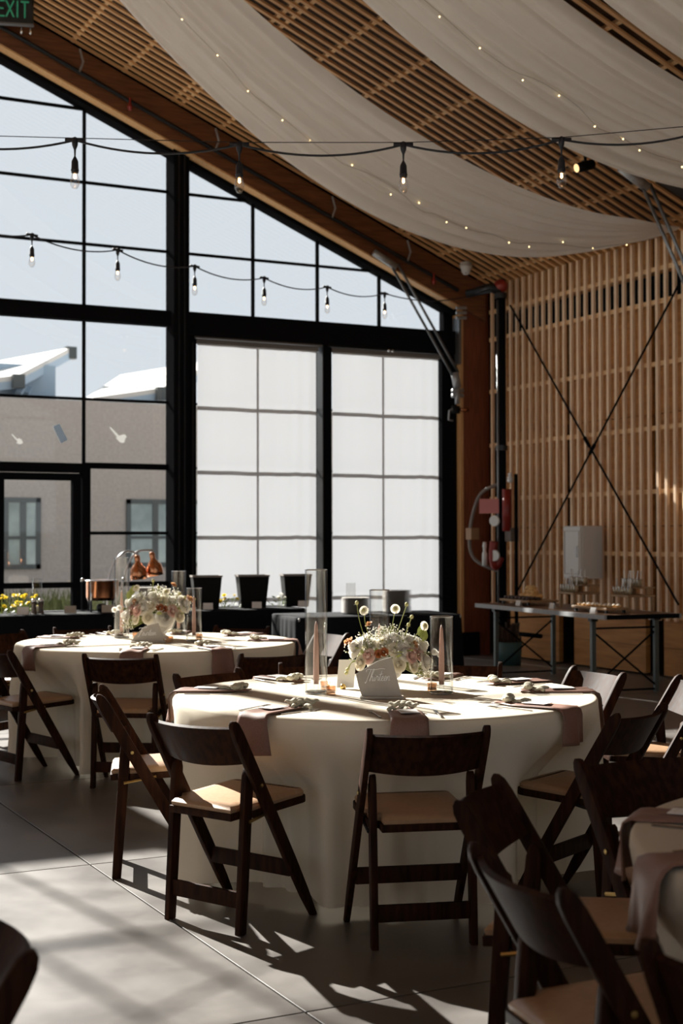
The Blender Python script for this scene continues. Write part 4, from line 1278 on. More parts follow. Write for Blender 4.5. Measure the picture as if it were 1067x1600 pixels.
votive(P13(517, 1085), 0.022, 0.036, 'peach glass votive in front of the tallest vase on table thirteen')
votive(P13(508, 1077), 0.022, 0.036, 'peach glass votive behind its twin by the tallest vase on table thirteen')
votive(P13(675, 1080), 0.022, 0.036, 'peach glass votive left of the short vase on table thirteen')
votive(P13(264, 1003), 0.028, 0.036, 'amber glass votive beside the Fourteen sign')
votive(P13(311, 999), 0.024, 0.036, 'peach glass votive right of the shortest vase on table fourteen')
votive(P13(212, 996), 0.024, 0.036, 'peach glass votive left of the Fourteen sign')

# white folded card with a gold foot
p = P13(540, 1076)
root = empty('tent_card', p, -YAW); tag(root, 'white tapering card in a gold ball holder left of the Thirteen sign', 'card')
MB().prism([Vector(q) for q in ((-0.040, 0, 0.004), (0.036, 0, 0.004), (0.046, 0.03, 0.125), (-0.030, 0.03, 0.125))], Vector((0, -0.001, 0)), Vector((0, 0.001, 0))).build('card', 'paper', root)
MB().lathe([(0, 0), (0.012, 0.0), (0.0135, 0.012), (0.009, 0.021), (0, 0.024)], 14, (-0.012, -0.016, 0)).build('holder', 'gold', root, True)

# ------------------------------------------------------------------ table number signs in script lettering
GL = {
    'T': ([[(-.30, .95), (-.36, 1.12), (-.1, 1.22), (.5, 1.20), (1.1, 1.30), (1.5, 1.26)], [(.10, 1.18), (.02, .8), (-.08, .3), (-.12, 0), (-.20, -.18), (-.26, -.05)]], .16),
    'F': ([[(-.32, 1.0), (-.30, 1.15), (.1, 1.2), (.6, 1.26), (.9, 1.34)], [(.14, 1.18), (.06, .7), (-.05, .1), (-.16, -.15), (-.28, -.05)], [(-.14, .58), (.1, .64), (.34, .70)]], .30),
    'h': ([[(0, .1), (.14, .6), (.26, 1.15), (.18, 1.22), (.10, .8), (.04, 0), (.10, .34), (.22, .5), (.28, .36), (.27, .08), (.40, .04)]], .40),
    'i': ([[(0, .04), (.08, .42), (.06, .10), (.18, .04)], [(.12, .62), (.13, .66)]], .18),
    'r': ([[(0, .04), (.08, .48), (.14, .54), (.18, .42), (.26, .45), (.24, .14), (.34, .04)]], .34),
    't': ([[(0, .04), (.10, .5), (.17, 1.0), (.12, .5), (.10, .10), (.22, .04)], [(-.04, .64), (.32, .74)]], .22),
    'e': ([[(0, .08), (.14, .22), (.22, .40), (.14, .50), (.06, .30), (.10, .05), (.28, .06)]], .28),
    'n': ([[(0, .06), (.06, .46), (.05, .04), (.12, .36), (.22, .48), (.27, .30), (.27, .06), (.40, .10)]], .40),
    'o': ([[(.20, .48), (.08, .40), (.05, .15), (.15, .03), (.26, .15), (.24, .40), (.16, .48), (.34, .44)]], .34),
    'u': ([[(0, .45), (.05, .12), (.13, .03), (.23, .15), (.27, .46), (.26, .10), (.38, .05)]], .38),
}


def number_sign(p, word, poly, base_w, tx, ty, tw, label, key):
    root = empty('table_number', p, -YAW); tag(root, label, 'sign', 'table number signs')
    lean = 0.12
    def P3(x, z, off=0.0): return Vector((x, -0.004 + z * lean + off, 0.010 + z))
    MB().prism([P3(x, z) for x, z in poly], Vector((0, -0.003, 0)), Vector((0, 0.003, 0))).build('panel', 'sign_panel', root)
    bx0, bx1 = base_w
    MB().cbox(bx0, bx1, -0.035, 0.03, 0, 0.010, 0.002).build('base', 'sign_panel', root)
    adv = sum(GL[c][1] for c in word); s = tw / adv
    x = 0; mb = MB()
    for c in word:
        strokes, w = GL[c]
        for st in strokes:
            pts = [P3(tx + (x + a + b * 0.22) * s, ty + b * s + 0.03 * (x * s), -0.0045) for a, b in st]
            mb.tube(spline(pts, 5) if len(pts) > 2 else pts, 0.0015, 5)
        x += w
    mb.build('lettering', 'sign_ink', root)
    return root


k = 6.05 / 2222
pb = P13(597, 1091)
number_sign(pb, 'Thirteen', [((566 - 597) * k, 0), ((627 - 597) * k, 0), ((619 - 597) * k, 0.080), ((611.5 - 597) * k, 0.160), ((590 - 597) * k, 0.143), ((557 - 597) * k, 0.090), ((561 - 597) * k, 0.04)],
            ((563 - 597) * k, (630 - 597) * k), -0.060, 0.060, 0.092, 'grey panel table sign reading Thirteen in white script', 13)
k = 9.0 / 2222
pb = P13(233, 1004)
number_sign(pb, 'Fourteen', [((205 - 233) * k, 0), ((256 - 233) * k, 0), ((253 - 233) * k, 0.055), ((247 - 233) * k, 0.115), ((226 - 233) * k, 0.095), ((213 - 233) * k, 0.045)],
            ((205 - 233) * k, (259 - 233) * k), -0.060, 0.034, 0.105, 'grey panel table sign reading Fourteen in white script', 14)


# ------------------------------------------------------------------ flowers
def rose_mesh(name, R, mt, layers=5, seed=0, flat=0.7, open_=1.0):
    """many-petalled ranunculus or rose facing +z"""
    rr = random.Random(seed); mb = MB()
    for L in range(layers):
        t = L / max(1, layers - 1)               # 0 inner .. 1 outer
        n = 3 + int(4 * t + 0.5); rad = R * (0.22 + 0.78 * t); ht = R * flat * (1.0 - 0.55 * t)
        for k in range(n):
            a0 = 2 * pi * (k / n) + L * 0.7 + rr.uniform(-.15, .15); span = 2 * pi / n * 1.45
            def fn(u, v, a0=a0, span=span, rad=rad, ht=ht, t=t):
                a = a0 + (u - 0.5) * span
                lift = v ** 0.8
                rr_ = R * 0.10 + (rad - R * 0.10) * (lift if t > 0.35 else 0.45 + 0.55 * sin(lift * pi * 0.75)) * (1 - 0.10 * (2 * u - 1) ** 2)
                z = -R * 0.25 + (ht + R * 0.25) * lift ** (1.25 - 0.5 * t) * (1 - 0.10 * (2 * u - 1) ** 2) - 0.25 * R * open_ * t * lift ** 3
                return Vector((rr_ * cos(a), rr_ * sin(a), z))
            mb.grid(fn, 6, 5)
    return mb.mesh(name, mt, True)


def scabiosa_mesh(R, seed):
    rr = random.Random(seed); mb = MB()
    for L, n, r0, r1, z in ((0, 15, 0.25, 1.0, -0.1), (1, 14, 0.2, 0.78, 0.14), (2, 11, 0.1, 0.55, 0.30)):
        for k in range(n):
            a = 2 * pi * k / n + L * .3; w = 0.30 * R * (1 - 0.2 * L)
            e = Vector((cos(a), sin(a), 0)); f = Vector((-sin(a), cos(a), 0))
            p = [e * r0 * R - f * w * .3, e * r0 * R + f * w * .3, e * r1 * R * .85 + f * w * .6, e * r1 * R * 1.02 + f * w * .15, e * r1 * R * .93, e * r1 * R * 1.02 - f * w * .2, e * r1 * R * .85 - f * w * .6]
            zz = [z, z, z + .10, z - .05, z + .08, z - .02, z + .10]
            mb.add([q + Vector((0, 0, R * zz[i] + rr.uniform(-.03, .03) * R)) for i, q in enumerate(p)], [(0, 1, 2, 3, 4, 5, 6)])
    return mb.mesh('scabiosa', 'petal_cream', True)


def aim(d):
    return Vector(d).to_track_quat('Z', 'Y').to_euler()


def arrangement(p, rz, s, label, blabel, seed, stems=True, mirror=1):
    rr = random.Random(seed)
    b = empty('bowl_vase', p, rz); tag(b, blabel, 'vase', 'footed bowl vases')
    MB().lathe([(0, 0), (0.045 * s, 0), (0.047 * s, 0.008 * s), (0.024 * s, 0.022 * s), (0.024 * s, 0.03 * s), (0.062 * s, 0.055 * s), (0.082 * s, 0.10 * s), (0.080 * s, 0.135 * s), (0.074 * s, 0.135 * s), (0.074 * s, 0.11 * s), (0, 0.07 * s)], 48, rib=0.018, ribn=24).build('bowl', 'ceramic', b, True)
    root = empty('flower_arrangement', (p[0], p[1], p[2] + 0.12 * s), rz); tag(root, label, 'flowers', 'table flower arrangements')
    # blossoms: x right, y away from the viewer, z up (metres)
    white = rose_mesh('ranunculus', 0.046 * s, 'petal_white', 7, 1, 0.62, 0.6)
    white2 = rose_mesh('ranunculus', 0.038 * s, 'petal_cream', 6, 2, 0.65, 0.6)
    mum = rose_mesh('chrysanthemum', 0.054 * s, 'petal_white', 8, 3, 0.75, 1.2)
    pink = rose_mesh('rose', 0.037 * s, 'petal_blush', 6, 4, 0.85, 0.9)
    peach = rose_mesh('ranunculus_bud', 0.019 * s, 'petal_peach', 4, 5, 0.8, 0.6)
    rust = rose_mesh('pansy', 0.021 * s, 'petal_rust', 3, 6, 0.35, 0.2)
    cen = MB().ball((0, 0, 0.016 * s), 0.008 * s, 8, 6, (1, 1, 0.7)).mesh('centre', 'flower_centre', True)
    m = mirror
    B = [(white, .078, -.085, .045, 'ranunculus', 1), (white2, -.015, -.070, .085, 'ranunculus', 1), (mum, -.130, -.045, .062, 'chrysanthemum', 0), (pink, -.075, -.085, .028, 'rose', 0),
         (pink, .135, -.045, .035, 'rose', 0), (white2, .050, -.095, -.005, 'ranunculus', 0), (mum, .150, -.005, .065, 'chrysanthemum', 0), (mum, -.060, -.02, .070, 'chrysanthemum', 0),
         (rust, -.012, -.112, .050, 'pansy', 0), (rust, -.034, -.108, .042, 'pansy', 0), (peach, -.075, -.03, .165, 'ranunculus_bud', 0), (peach, -.172, -.05, .088, 'ranunculus_bud', 0), (peach, -.155, -.045, .095, 'ranunculus_bud', 0), (peach, .125, -.06, .080, 'ranunculus_bud', 0),
         (white2, .115, -.075, -.010, 'ranunculus', 0), (mum, .02, .09, .055, 'chrysanthemum', 0), (white, -.09, .08, .04, 'ranunculus', 1), (pink, .10, .085, .04, 'rose', 0), (mum, .165, -.04, .0, 'chrysanthemum', 0), (mum, .03, -.05, .095, 'chrysanthemum', 0), (white2, .035, -.095, .055, 'ranunculus', 0), (mum, -.035, -.085, -.005, 'chrysanthemum', 0), (pink, .105, -.085, .03, 'rose', 0), (mum, .10, -.03, .085, 'chrysanthemum', 0), (white, -.10, -.02, .085, 'ranunculus', 0), (white2, -.11, -.075, .0, 'ranunculus', 0)]
    for me, x, y_, z, nm, c in B:
        x, y_, z = x * s * m, y_ * s, z * s
        d = Vector((x, y_ * 1.2, z * 0.5 + 0.03))
        o = place(me, nm, root, (x, y_, z), aim(d))
        if c: place(cen, 'centre', o)
    # gypsophila and greenery
    gyp = MB(); st = MB()
    for i in range(1150):
        a = rr.uniform(0, 2 * pi); el = rr.uniform(0.05, 1.5); R = rr.uniform(0.08, 0.150 + 0.03 * rr.random()) * s
        x, y_, z = R * cos(el) * cos(a) * 1.15, R * cos(el) * sin(a), 0.02 * s + R * sin(el) * 0.85
        if i > 1000: x, y_, z = (.17 + rr.uniform(-.03, .03)) * s * m, (-.04 + rr.uniform(-.04, .04)) * s, (-0.035 + rr.uniform(-.035, .03)) * s
        gyp.octa((x, y_, z), rr.uniform(0.0020, 0.0042) * s)
        if i % 3 == 0: st.tube([(x * .4, y_ * .4, z * .3), (x, y_, z)], 0.0009 * s, 3, False)
    tag(gyp.build('gypsophila', 'petal_white', root), kind='stuff'); tag(st.build('fine_stems', 'stem_green', root), kind='stuff')
    MB().ball((0, 0, 0.0), 0.070 * s, 14, 9, (1.1, 1, 0.7)).build('foliage_base', 'leaf_green', root, True)
    leaf = MB().grid(lambda u, v: Vector(((u - .5) * .026 * s * sin(pi * min(1, v * .9 + .1)) * 1.2, .05 * s * v, .012 * s * v * v + .004 * s * abs(2 * u - 1))), 5, 7).mesh('leaf', 'stem_green', True)
    for i in range(16):
        a = rr.uniform(0, 2 * pi); x, y_ = cos(a) * .12 * s, sin(a) * .10 * s
        place(leaf, 'leaf', root, (x, y_, rr.uniform(-.01, .05) * s), (rr.uniform(-.4, .6), rr.uniform(-.3, .3), a - pi / 2))
    for dx, dz in ((.155, .105), (.165, .09), (.145, .115)):
        place(leaf, 'leaf', root, (dx * s * m, -.04 * s, dz * s), (1.2, .2, rr.uniform(-1, 1)))
    # tall stems with scabiosa heads and pods
    sc_me = scabiosa_mesh(0.022 * s, 5)
    cen2 = MB().ball((0, 0, .004 * s), 0.010 * s, 8, 6, (1, 1, .6)).mesh('centre', 'flower_centre', True)
    heads = [(-.098, .228, -.055, .13, (-.3, -1, .25), 1), (.040, .235, .0, .12, (.1, -1, .2), 1), (.168, .160, .07, .07, (.55, -.8, .2), 1),
             (-.128, .262, -.075, .10, (0, -.2, 1), 0), (.090, .255, .02, .11, (.1, -.2, 1), 0), (.112, .200, .055, .09, (.3, -.4, 1), 0), (.098, .165, .05, .08, (.2, -.3, 1), 0), (-.175, -.045, -.10, .03, (-.6, -.5, -.4), 0), (-.170, -.03, -.09, .02, (-.5, -.5, -.3), 0)]
    if not stems: heads = [(-.11, .12, -.04, .04, (-.3, -.6, .6), 0), (-.14, .10, -.06, .05, (-.3, -.6, .6), 0), (-.04, .13, -.02, .06, (0, -.8, .5), 1), (.0, .155, 0, .06, (.1, -.5, .8), 0), (.12, .15, .05, .06, (.3, -.8, .5), 1), (.03, .19, .02, .08, (.1, -.6, .7), 0), (-.19, .09, -.08, .04, (-.5, -.5, .3), 0)]
    for hx, hz, bx_, bz, dr_, kind in heads:
        H_ = Vector((hx * s * m, -.055 * s, hz * s)); B_ = Vector((bx_ * s * m, -.045 * s, bz * s * .4))
        mid = B_.lerp(H_, .55) + Vector((-.012 * s * m if hx < 0 else .006 * s * m, 0, .018 * s))
        dv = Vector((dr_[0] * m, dr_[1], dr_[2])).normalized()
        stem = MB().tube(spline([B_, mid, H_ - dv * .008 * s], 6), 0.0022 * s, 6).build('stem', 'stem_green', root, True)
        if kind:
            o = place(sc_me, 'scabiosa', root, H_, aim(dv)); place(cen2, 'centre', o)
        else:
            pod = MB().ball((0, 0, 0), 0.0085 * s, 8, 6, (1, 1, 1.15))
            for k in range(6):
                a = k * pi / 3; pod.add([(cos(a) * .006 * s, sin(a) * .006 * s, -.005 * s), (cos(a + .3) * .006 * s, sin(a + .3) * .006 * s, -.005 * s), (cos(a + .15) * .017 * s, sin(a + .15) * .017 * s, -.010 * s)], [(0, 1, 2)])
            pod.build('seed_pod', 'flower_centre', root, True, H_).rotation_euler = aim(dv)
    for ex, ez in ((.21, .045), (.235, .035)):
        sp = MB().tube([(.10 * s * m, -.05 * s, .04 * s), (ex * s * m, -.05 * s, ez * s)], 0.0012 * s, 4).build('stem', 'stem_green', root)
        place(rose_mesh('sweet_pea', 0.016 * s, 'petal_white', 3, 9, .5, .4), 'sweet_pea', root, (ex * s * m, -.055 * s, ez * s), aim((.2 * m, -1, .3)))
    return root


arrangement(P13(603, 1076) , -YAW, 1.0, 'white and blush flower arrangement with tall scabiosa stems on table thirteen', 'ribbed ceramic footed bowl behind the Thirteen sign', 4)
arrangement(P13(250, 997), -YAW, 1.25, 'white and peach low flower arrangement on table fourteen', 'ribbed ceramic footed bowl behind the Fourteen sign', 17, stems=False, mirror=-1)

# ------------------------------------------------------------------ buffet tables under black cloth
def cloth_table(x0, x1, y0, y1, h, label, clabel, rz=0.0, rc=0.12):
    c = Vector(((x0 + x1) / 2, (y0 + y1) / 2, 0))
    t = empty('buffet_table', c, rz); tag(t, label, 'table', 'buffet tables by the window wall')
    hx, hy = (x1 - x0) / 2, (y1 - y0) / 2
    MB().cbox(-hx + .01, hx - .01, -hy + .01, hy - .01, h - 0.035, h - 0.006, 0.005).build('tabletop', 'table_grey', t)
    for sx in (-1, 1):
        for sy in (-1, 1): MB().tube([(sx * (hx - .15), sy * (hy - .12), 0), (sx * (hx - .15), sy * (hy - .12), h - .035)], 0.016, 8).build('leg', 'grey_steel', t)
    # cloth: rounded rectangle rings
    N = 160
    def per(th, grow):
        a = 2 * pi * th
        ca, sa = cos(a), sin(a); n_ = 14.0
        r = 1.0 / ((abs(ca) ** n_ + abs(sa) ** n_) ** (1 / n_))
        return Vector(((hx + grow) * ca * r, (hy + grow) * sa * r, 0))
    vs = []; fs = []
    rows = [(None, h), (0.0, h), (0.008, h - .006), (0.012, h - .04), (0.016, h * .6), (0.022, h * .3), (0.030, 0.012)]
    for k in range(N): q = per(k / N, 0) * 0.5; vs.append((q.x, q.y, h))
    for g, z in rows[1:]:
        for k in range(N):
            f_ = (0.016 * sin(k * 0.9) + 0.010 * sin(k * 0.37 + 1)) * (1 - z / h)
            q = per(k / N, g + f_); vs.append((q.x, q.y, z))
    for j in range(len(rows) - 1):
        for k in range(N): fs.append((j * N + k, j * N + (k + 1) % N, (j + 1) * N + (k + 1) % N, (j + 1) * N + k))
    fs.append(tuple(range(N)))
    o = MB().add(vs, fs).build('buffet_cloth', 'black_cloth', None, True, c); o.rotation_euler = (0, 0, rz)
    smooth_angle(o, 60)
    tag(o, clabel, 'tablecloth', 'black floor length buffet cloths')


HB = 0.77
cloth_table(2.1, 3.92, 12.05, 12.83, HB, 'buffet table by the door, hidden under black cloth', 'black cloth on the buffet table by the glass door')
cloth_table(3.96, 5.78, 12.05, 12.83, HB, 'buffet table under the serving boxes, hidden by black cloth', 'black cloth on the buffet table carrying the black serving boxes')
cloth_table(5.05, 6.55, 10.55, 11.3, HB, 'buffet table with stacked plates, hidden by black cloth', 'black cloth on the buffet table carrying the plate stacks', rz=-0.12)


def PB(u, v, z=HB + 0.004): return at_z(u, v, z)
def PBy(u, y, z=HB + 0.004):
    q = at_y(u, 900, y); return Vector((q.x, y, z))


# black flared serving boxes
for i, (u, w, lab) in enumerate(((322, 0.27, 'black flared serving box nearest the window column'), (394, 0.29, 'black flared serving box in the middle of the three'), (462, 0.27, 'black flared serving box beside the tall vase'))):
    p = PBy(u, 12.42)
    root = empty('serving_box', p, -0.25); tag(root, lab, 'serving box', 'black serving boxes on the buffet')
    h = 0.30; a, b = w * 0.40, w * 0.5
    vs = []
    for s, z in ((a, 0), (a + .002, .03), (b, h), (b - .012, h), (a - .012, .02)):
        vs += [(-s, -s * .8, z), (s, -s * .8, z), (s, s * .8, z), (-s, s * .8, z)]
    fs = [(3, 2, 1, 0)]
    for j in range(4):
        for k in range(4): fs.append((j * 4 + k, j * 4 + (k + 1) % 4, (j + 1) * 4 + (k + 1) % 4, (j + 1) * 4 + k))
    fs.append((16, 17, 18, 19))
    MB().add(vs, fs).build('body', 'black_plastic', root)
    mb = MB()
    for (x0, y0, x1, y1) in ((-b, -b * .8, b, -b * .8), (b, -b * .8, b, b * .8), (b, b * .8, -b, b * .8), (-b, b * .8, -b, -b * .8)):
        mb.bar((x0, y0, h), (x1, y1, h), 0.016, 0.012, side=(0, 0, 1))
    mb.build('rim', 'hose_grey', root)
    # folded label card in front
    q = p + Vector((-0.06 + 0.02 * i, -0.20, 0)); c = empty('label_card', q, -0.45)
    tag(c, ['white label card before the serving box nearest the column', 'white label card before the middle serving box', 'white label card before the serving box by the tall vase'][i], 'card', 'label cards on the buffet')
    MB().prism([Vector(t) for t in ((-.045, -.015, 0), (.045, -.015, 0), (.045, 0, .06), (-.045, 0, .06))], Vector((0, -.001, 0)), Vector((0, .001, 0))).build('front_leaf', 'paper', c)
    MB().prism([Vector(t) for t in ((-.045, .02, 0), (.045, .02, 0), (.045, 0, .06), (-.045, 0, .06))], Vector((0, -.001, 0)), Vector((0, .001, 0))).build('back_leaf', 'paper', c)

for i, (u, lab) in enumerate(((36, 'white label card before the yellow flowers'), (110, 'tan label card right of the pepper mills'), (168, 'label card below the copper pot'))):
    q = PBy(u, 12.18); c = empty('label_card', q, -0.45); tag(c, lab, 'card', 'label cards on the buffet')
    MB().prism([Vector(t) for t in ((-.05, -.015, 0), (.05, -.015, 0), (.05, 0, .065), (-.05, 0, .065))], Vector((0, -.001, 0)), Vector((0, .001, 0))).build('front_leaf', 'paper' if i == 0 else 'sign_panel', c)
    MB().prism([Vector(t) for t in ((-.05, .02, 0), (.05, .02, 0), (.05, 0, .065), (-.05, 0, .065))], Vector((0, -.001, 0)), Vector((0, .001, 0))).build('back_leaf', 'paper' if i == 0 else 'sign_panel', c)

# heat lamp with two copper shades
p = PBy(184, 12.55)
root = empty('heat_lamp', p); tag(root, 'carving station heat lamp with two copper bottle-shaped shades on curved arms', 'lamp')
MB().cbox(-0.12, 0.30, -0.16, 0.16, 0, 0.03, 0.006).build('base', 'steel', root)
def LB(u, v): return at_y(u, v, p.y) - p
for (us, vt, vb, tilt_) in ((216, 868, 905, 0.0), (239, 863, 899, 0.25)):
    top_ = LB(us - 2, vt); bot = LB(us + 1 + tilt_ * 12, vb)
    prof = [(0, .30), (0.027, .30), (0.030, .26), (0.027, .215), (0.050, .175), (0.078, .13), (0.086, .06), (0.085, 0.0), (0.080, 0.0), (0.075, .10), (0, .15)]
    L = (top_ - bot).length
    sh = MB().lathe([(r * L / .30 * 1.25, z * L / .30) for r, z in prof], 20)
    sh.xform(Matrix.Translation(bot) @ (top_ - bot).to_track_quat('Z', 'Y').to_matrix().to_4x4())
    sh.build('shade', 'copper', root, True)
    base_ = Vector((LB(168 + (us - 216), 930).x, 0, 0.03))
    MB().tube(spline([base_, base_ + Vector((0.0, 0, 0.22)), LB(178 + (us - 216), 880), LB(196 + (us - 216) * .8, 862), top_ + Vector((-0.005, 0, 0.02)), top_], 8), 0.011, 8).build('arm', 'steel', root, True)
MB().box(LB(212, 915).x, LB(252, 915).x, -0.1, 0.1, 0.03, 0.20).build('carving_block', 'plate', root)
# copper pot on stand
p = PBy(160, 12.35)
root = empty('chafing_pot', p); tag(root, 'round dark copper chafing pot on a steel stand left of the tall vase', 'pot')
MB().lathe([(0, .10), (.13, .10), (.145, .13), (.145, .27), (.15, .275), (.14, .28), (0, .29)], 28).build('pot', 'copper', root, True)
for a in (0.6, 2.2, 3.7, 5.3): MB().tube([(.15 * cos(a), .15 * sin(a), 0), (.15 * cos(a), .15 * sin(a), .28)], 0.010, 8).build('leg', 'steel', root, True)
MB().lathe([(.15, .272), (.162, .278), (.15, .284)], 28).build('rim', 'steel', root, True)
for s in (-1, 1): MB().ball((.19 * s, -.02, .285), .018).build('knob', 'steel', root, True)
MB().lathe([(0, 0), (.05, 0), (.05, .05), (.03, .07), (0, .07)], 16).build('burner', 'dark_steel', root, True)

# pepper mills
for i, (u, lab) in enumerate(((53, 'left one of the two dark pepper mills on the buffet'), (64, 'right one of the two dark pepper mills on the buffet'))):
    p = PBy(u, 12.2); root = empty('pepper_mill', p); tag(root, lab, 'mill', 'pepper mills')
    MB().lathe([(0, 0), (.028, 0), (.028, .012), (.022, .03), (.020, .065), (.026, .09), (.028, .10), (0, .10)], 16).build('body', 'pepper_wood', root, True)
    MB().lathe([(0, .10), (.024, .10), (.026, .12), (.018, .13), (0, .132)], 16).build('top', 'steel', root, True)
    MB().lathe([(0, .0), (.029, .0), (.029, .006), (0, .006)], 16).build('base_ring', 'steel', root)
p = PBy(58, 12.45)
root = empty('hurricane_glass', p); tag(root, 'small clear glass cylinder behind the pepper mills', 'vase')
MB().lathe([(0, 0), (.045, 0), (.045, .30), (.041, .30), (.041, .01), (0, .01)], 24).build('cylinder', 'vase_glass', root, True)
MB().lathe([(0, .01), (.035, .01), (.035, .06), (0, .06)], 16).build('candle', 'votive_wax', root)
# yellow flower garland pieces
def yellow_bunch(u, n, lab, mt='yellow_petal'):
    p = PBy(u, 12.4); root = empty('flower_bunch', p); tag(root, lab, 'flowers', 'flowers lying on the buffet')
    st_ = MB(); me = rose_mesh('blossom', 0.022, mt, 3, 3, .5, .5)
    for i in range(n):
        x, y_, z = RND.uniform(-.12, .12), RND.uniform(-.08, .08), RND.uniform(.05, .16)
        st_.tube([(x * .5, y_ * .5, 0), (x, y_, z)], 0.003, 4)
        place(me, 'blossom', root, (x, y_, z), (RND.uniform(-.8, .8), RND.uniform(-.8, .8), 0))
    lf = MB()
    for i in range(26):
        a = RND.uniform(0, 6.28); r = RND.uniform(.03, .13); z = RND.uniform(0.0, .09); q = Vector((r * cos(a), r * sin(a) * .6, z)); d = Vector((cos(a) * .03, sin(a) * .03, .02)); w = Vector((-sin(a), cos(a), 0)) * .010
        lf.add([q, q + d * .5 + w, q + d, q + d * .5 - w], [(0, 1, 2, 3)])
    st_.build('stems', 'stem_green', root); tag(lf.build('leaves', 'leaf_green', root), kind='stuff')


yellow_bunch(2, 9, 'yellow flowers at the left frame edge of the buffet')
yellow_bunch(24, 9, 'yellow flowers behind the white label card')
yellow_bunch(40, 8, 'yellow flowers left of the pepper mills')
yellow_bunch(354, 5, 'greenery with yellow flowers between the first two serving boxes', 'yellow_petal')
yellow_bunch(432, 5, 'greenery between the middle and right serving boxes', 'petal_white')
# plate stacks
plate_me = MB().lathe([(0, 0), (.07, 0), (.08, .003), (.125, .010), (.128, .0115), (.12, .0115), (.075, .006), (0, .005)], 28).mesh('plate', 'plate', True)
for u, yy, n, lab, grp in ((556, 10.95, 14, 'lower', 'plates in the lower stack'), (620, 10.85, 20, 'taller', 'plates in the taller stack')):
    p = PBy(u, yy)
    for kx in range(n):
        o = bpy.data.objects.new('plate', plate_me); COL.objects.link(o)
        o.location = p + Vector((RND.uniform(-.003, .003), RND.uniform(-.003, .003), kx * 0.0098))
        tag(o, '%s dinner plate from the bottom of the %s plate stack' % (ORD[kx], lab), 'plate', grp)
# clear acrylic stand on the window side
p = PBy(548, 11.1); root = MB().box(-.045, .045, -.003, .003, 0, .26).build('acrylic_stand', 'ghost_acrylic', None, loc=p); tag(root, 'faint clear acrylic stand behind the plate stacks', 'stand')

# ------------------------------------------------------------------ dessert table
A = at_z(742, 943, .735); B = at_z(945, 962, .735)
dl = (A - B); L = dl.length; ax = dl.normalized(); axx = Vector((ax.y, -ax.x, 0))
rz = math.atan2(ax.y, ax.x) - pi / 2
ctr = (A + B) / 2 + axx * 0.40
root = empty('dessert_table', (ctr.x, ctr.y, 0), rz); tag(root, 'long folding dessert table with grey edge and cross-braced steel legs', 'table')
hx, hy = 0.40, L / 2
MB().cbox(-hx + .02, hx - .02, -hy + .004, hy - .004, .700, .737, .003).build('tabletop', 'table_brown', root)
MB().box(-hx - .002, -hx + .018, -hy, hy, .697, .738).build('edge_trim', 'table_grey', root)
MB().box(-hx + .02, hx - .02, -hy, -hy + .006, .697, .738).build('edge_trim', 'black_metal', root)
MB().box(hx - .018, hx + .002, -hy, hy, .697, .738).build('edge_trim', 'table_grey', root)
for yy in (-hy + 0.32, hy - 0.35):
    for x in (-hx + .07, hx - .06):
        MB().box(x - .02, x + .02, yy - .02, yy + .02, 0, .70).build('leg', 'leg_teal', root)
        MB().box(x - .035, x + .035, yy - .03, yy + .03, .665, .70).build('bracket', 'dark_steel', root)
    MB().tube([(-hx + .07, yy, .60), (hx - .06, yy, .60)], .010, 6).build('crossbar', 'black_metal', root)
    MB().tube([(-hx + .07, yy, .03), (hx - .06, yy, .03)], .010, 6).build('crossbar', 'black_metal', root)
    MB().tube([(-hx + .07, yy, .57), (hx - .06, yy, .06)], .009, 6).build('brace', 'black_metal', root)
    MB().tube([(-hx + .07, yy + .01, .06), (hx - .06, yy + .01, .57)], .009, 6).build('brace', 'black_metal', root)

TZ = .7385


def PD(u, v): return at_z(u, v, TZ)


def on_table(along, across):
    """along: 0 at the far end .. 1 near end; across from the front edge"""
    q = A.lerp(B, along) + axx * across
    return Vector((q.x, q.y, TZ))


def tray(p, w, l, label, mt='tray_wood', feet=True):
    r = empty('serving_tray', p, rz); tag(r, label, 'tray', 'dessert trays')
    z0 = .03 if feet else .0
    MB().cbox(-w / 2, w / 2, -l / 2, l / 2, z0, z0 + .022, .004).build('board', mt, r)
    if feet:
        for sx in (-1, 1):
            for sy in (-1, 1): MB().box(sx * (w / 2 - .03) - .012, sx * (w / 2 - .03) + .012, sy * (l / 2 - .04) - .012, sy * (l / 2 - .04) + .012, 0, .03).build('foot', 'dark_steel', r)
    return z0 + .022


def lay(me, name, p, dx, dy, z, label, cat, grp, rot=None):
    o = bpy.data.objects.new(name, me); COL.objects.link(o)
    q = Matrix.Rotation(rz, 3, 'Z') @ Vector((dx, dy, 0))
    o.location = (p.x + q.x, p.y + q.y, p.z + z)
    o.rotation_euler = rot or (0, 0, RND.uniform(0, 6.28))
    return tag(o, label, cat, grp)


past_me = MB().ball((0, 0, .028), .046, 10, 7, (1, 1, .7)).mesh('pastry', 'pastry', True)
choc_me = MB().lathe([(0, 0), (.026, 0), (.028, .02), (.020, .032), (0, .034)], 12).mesh('brownie', 'chocolate', True)
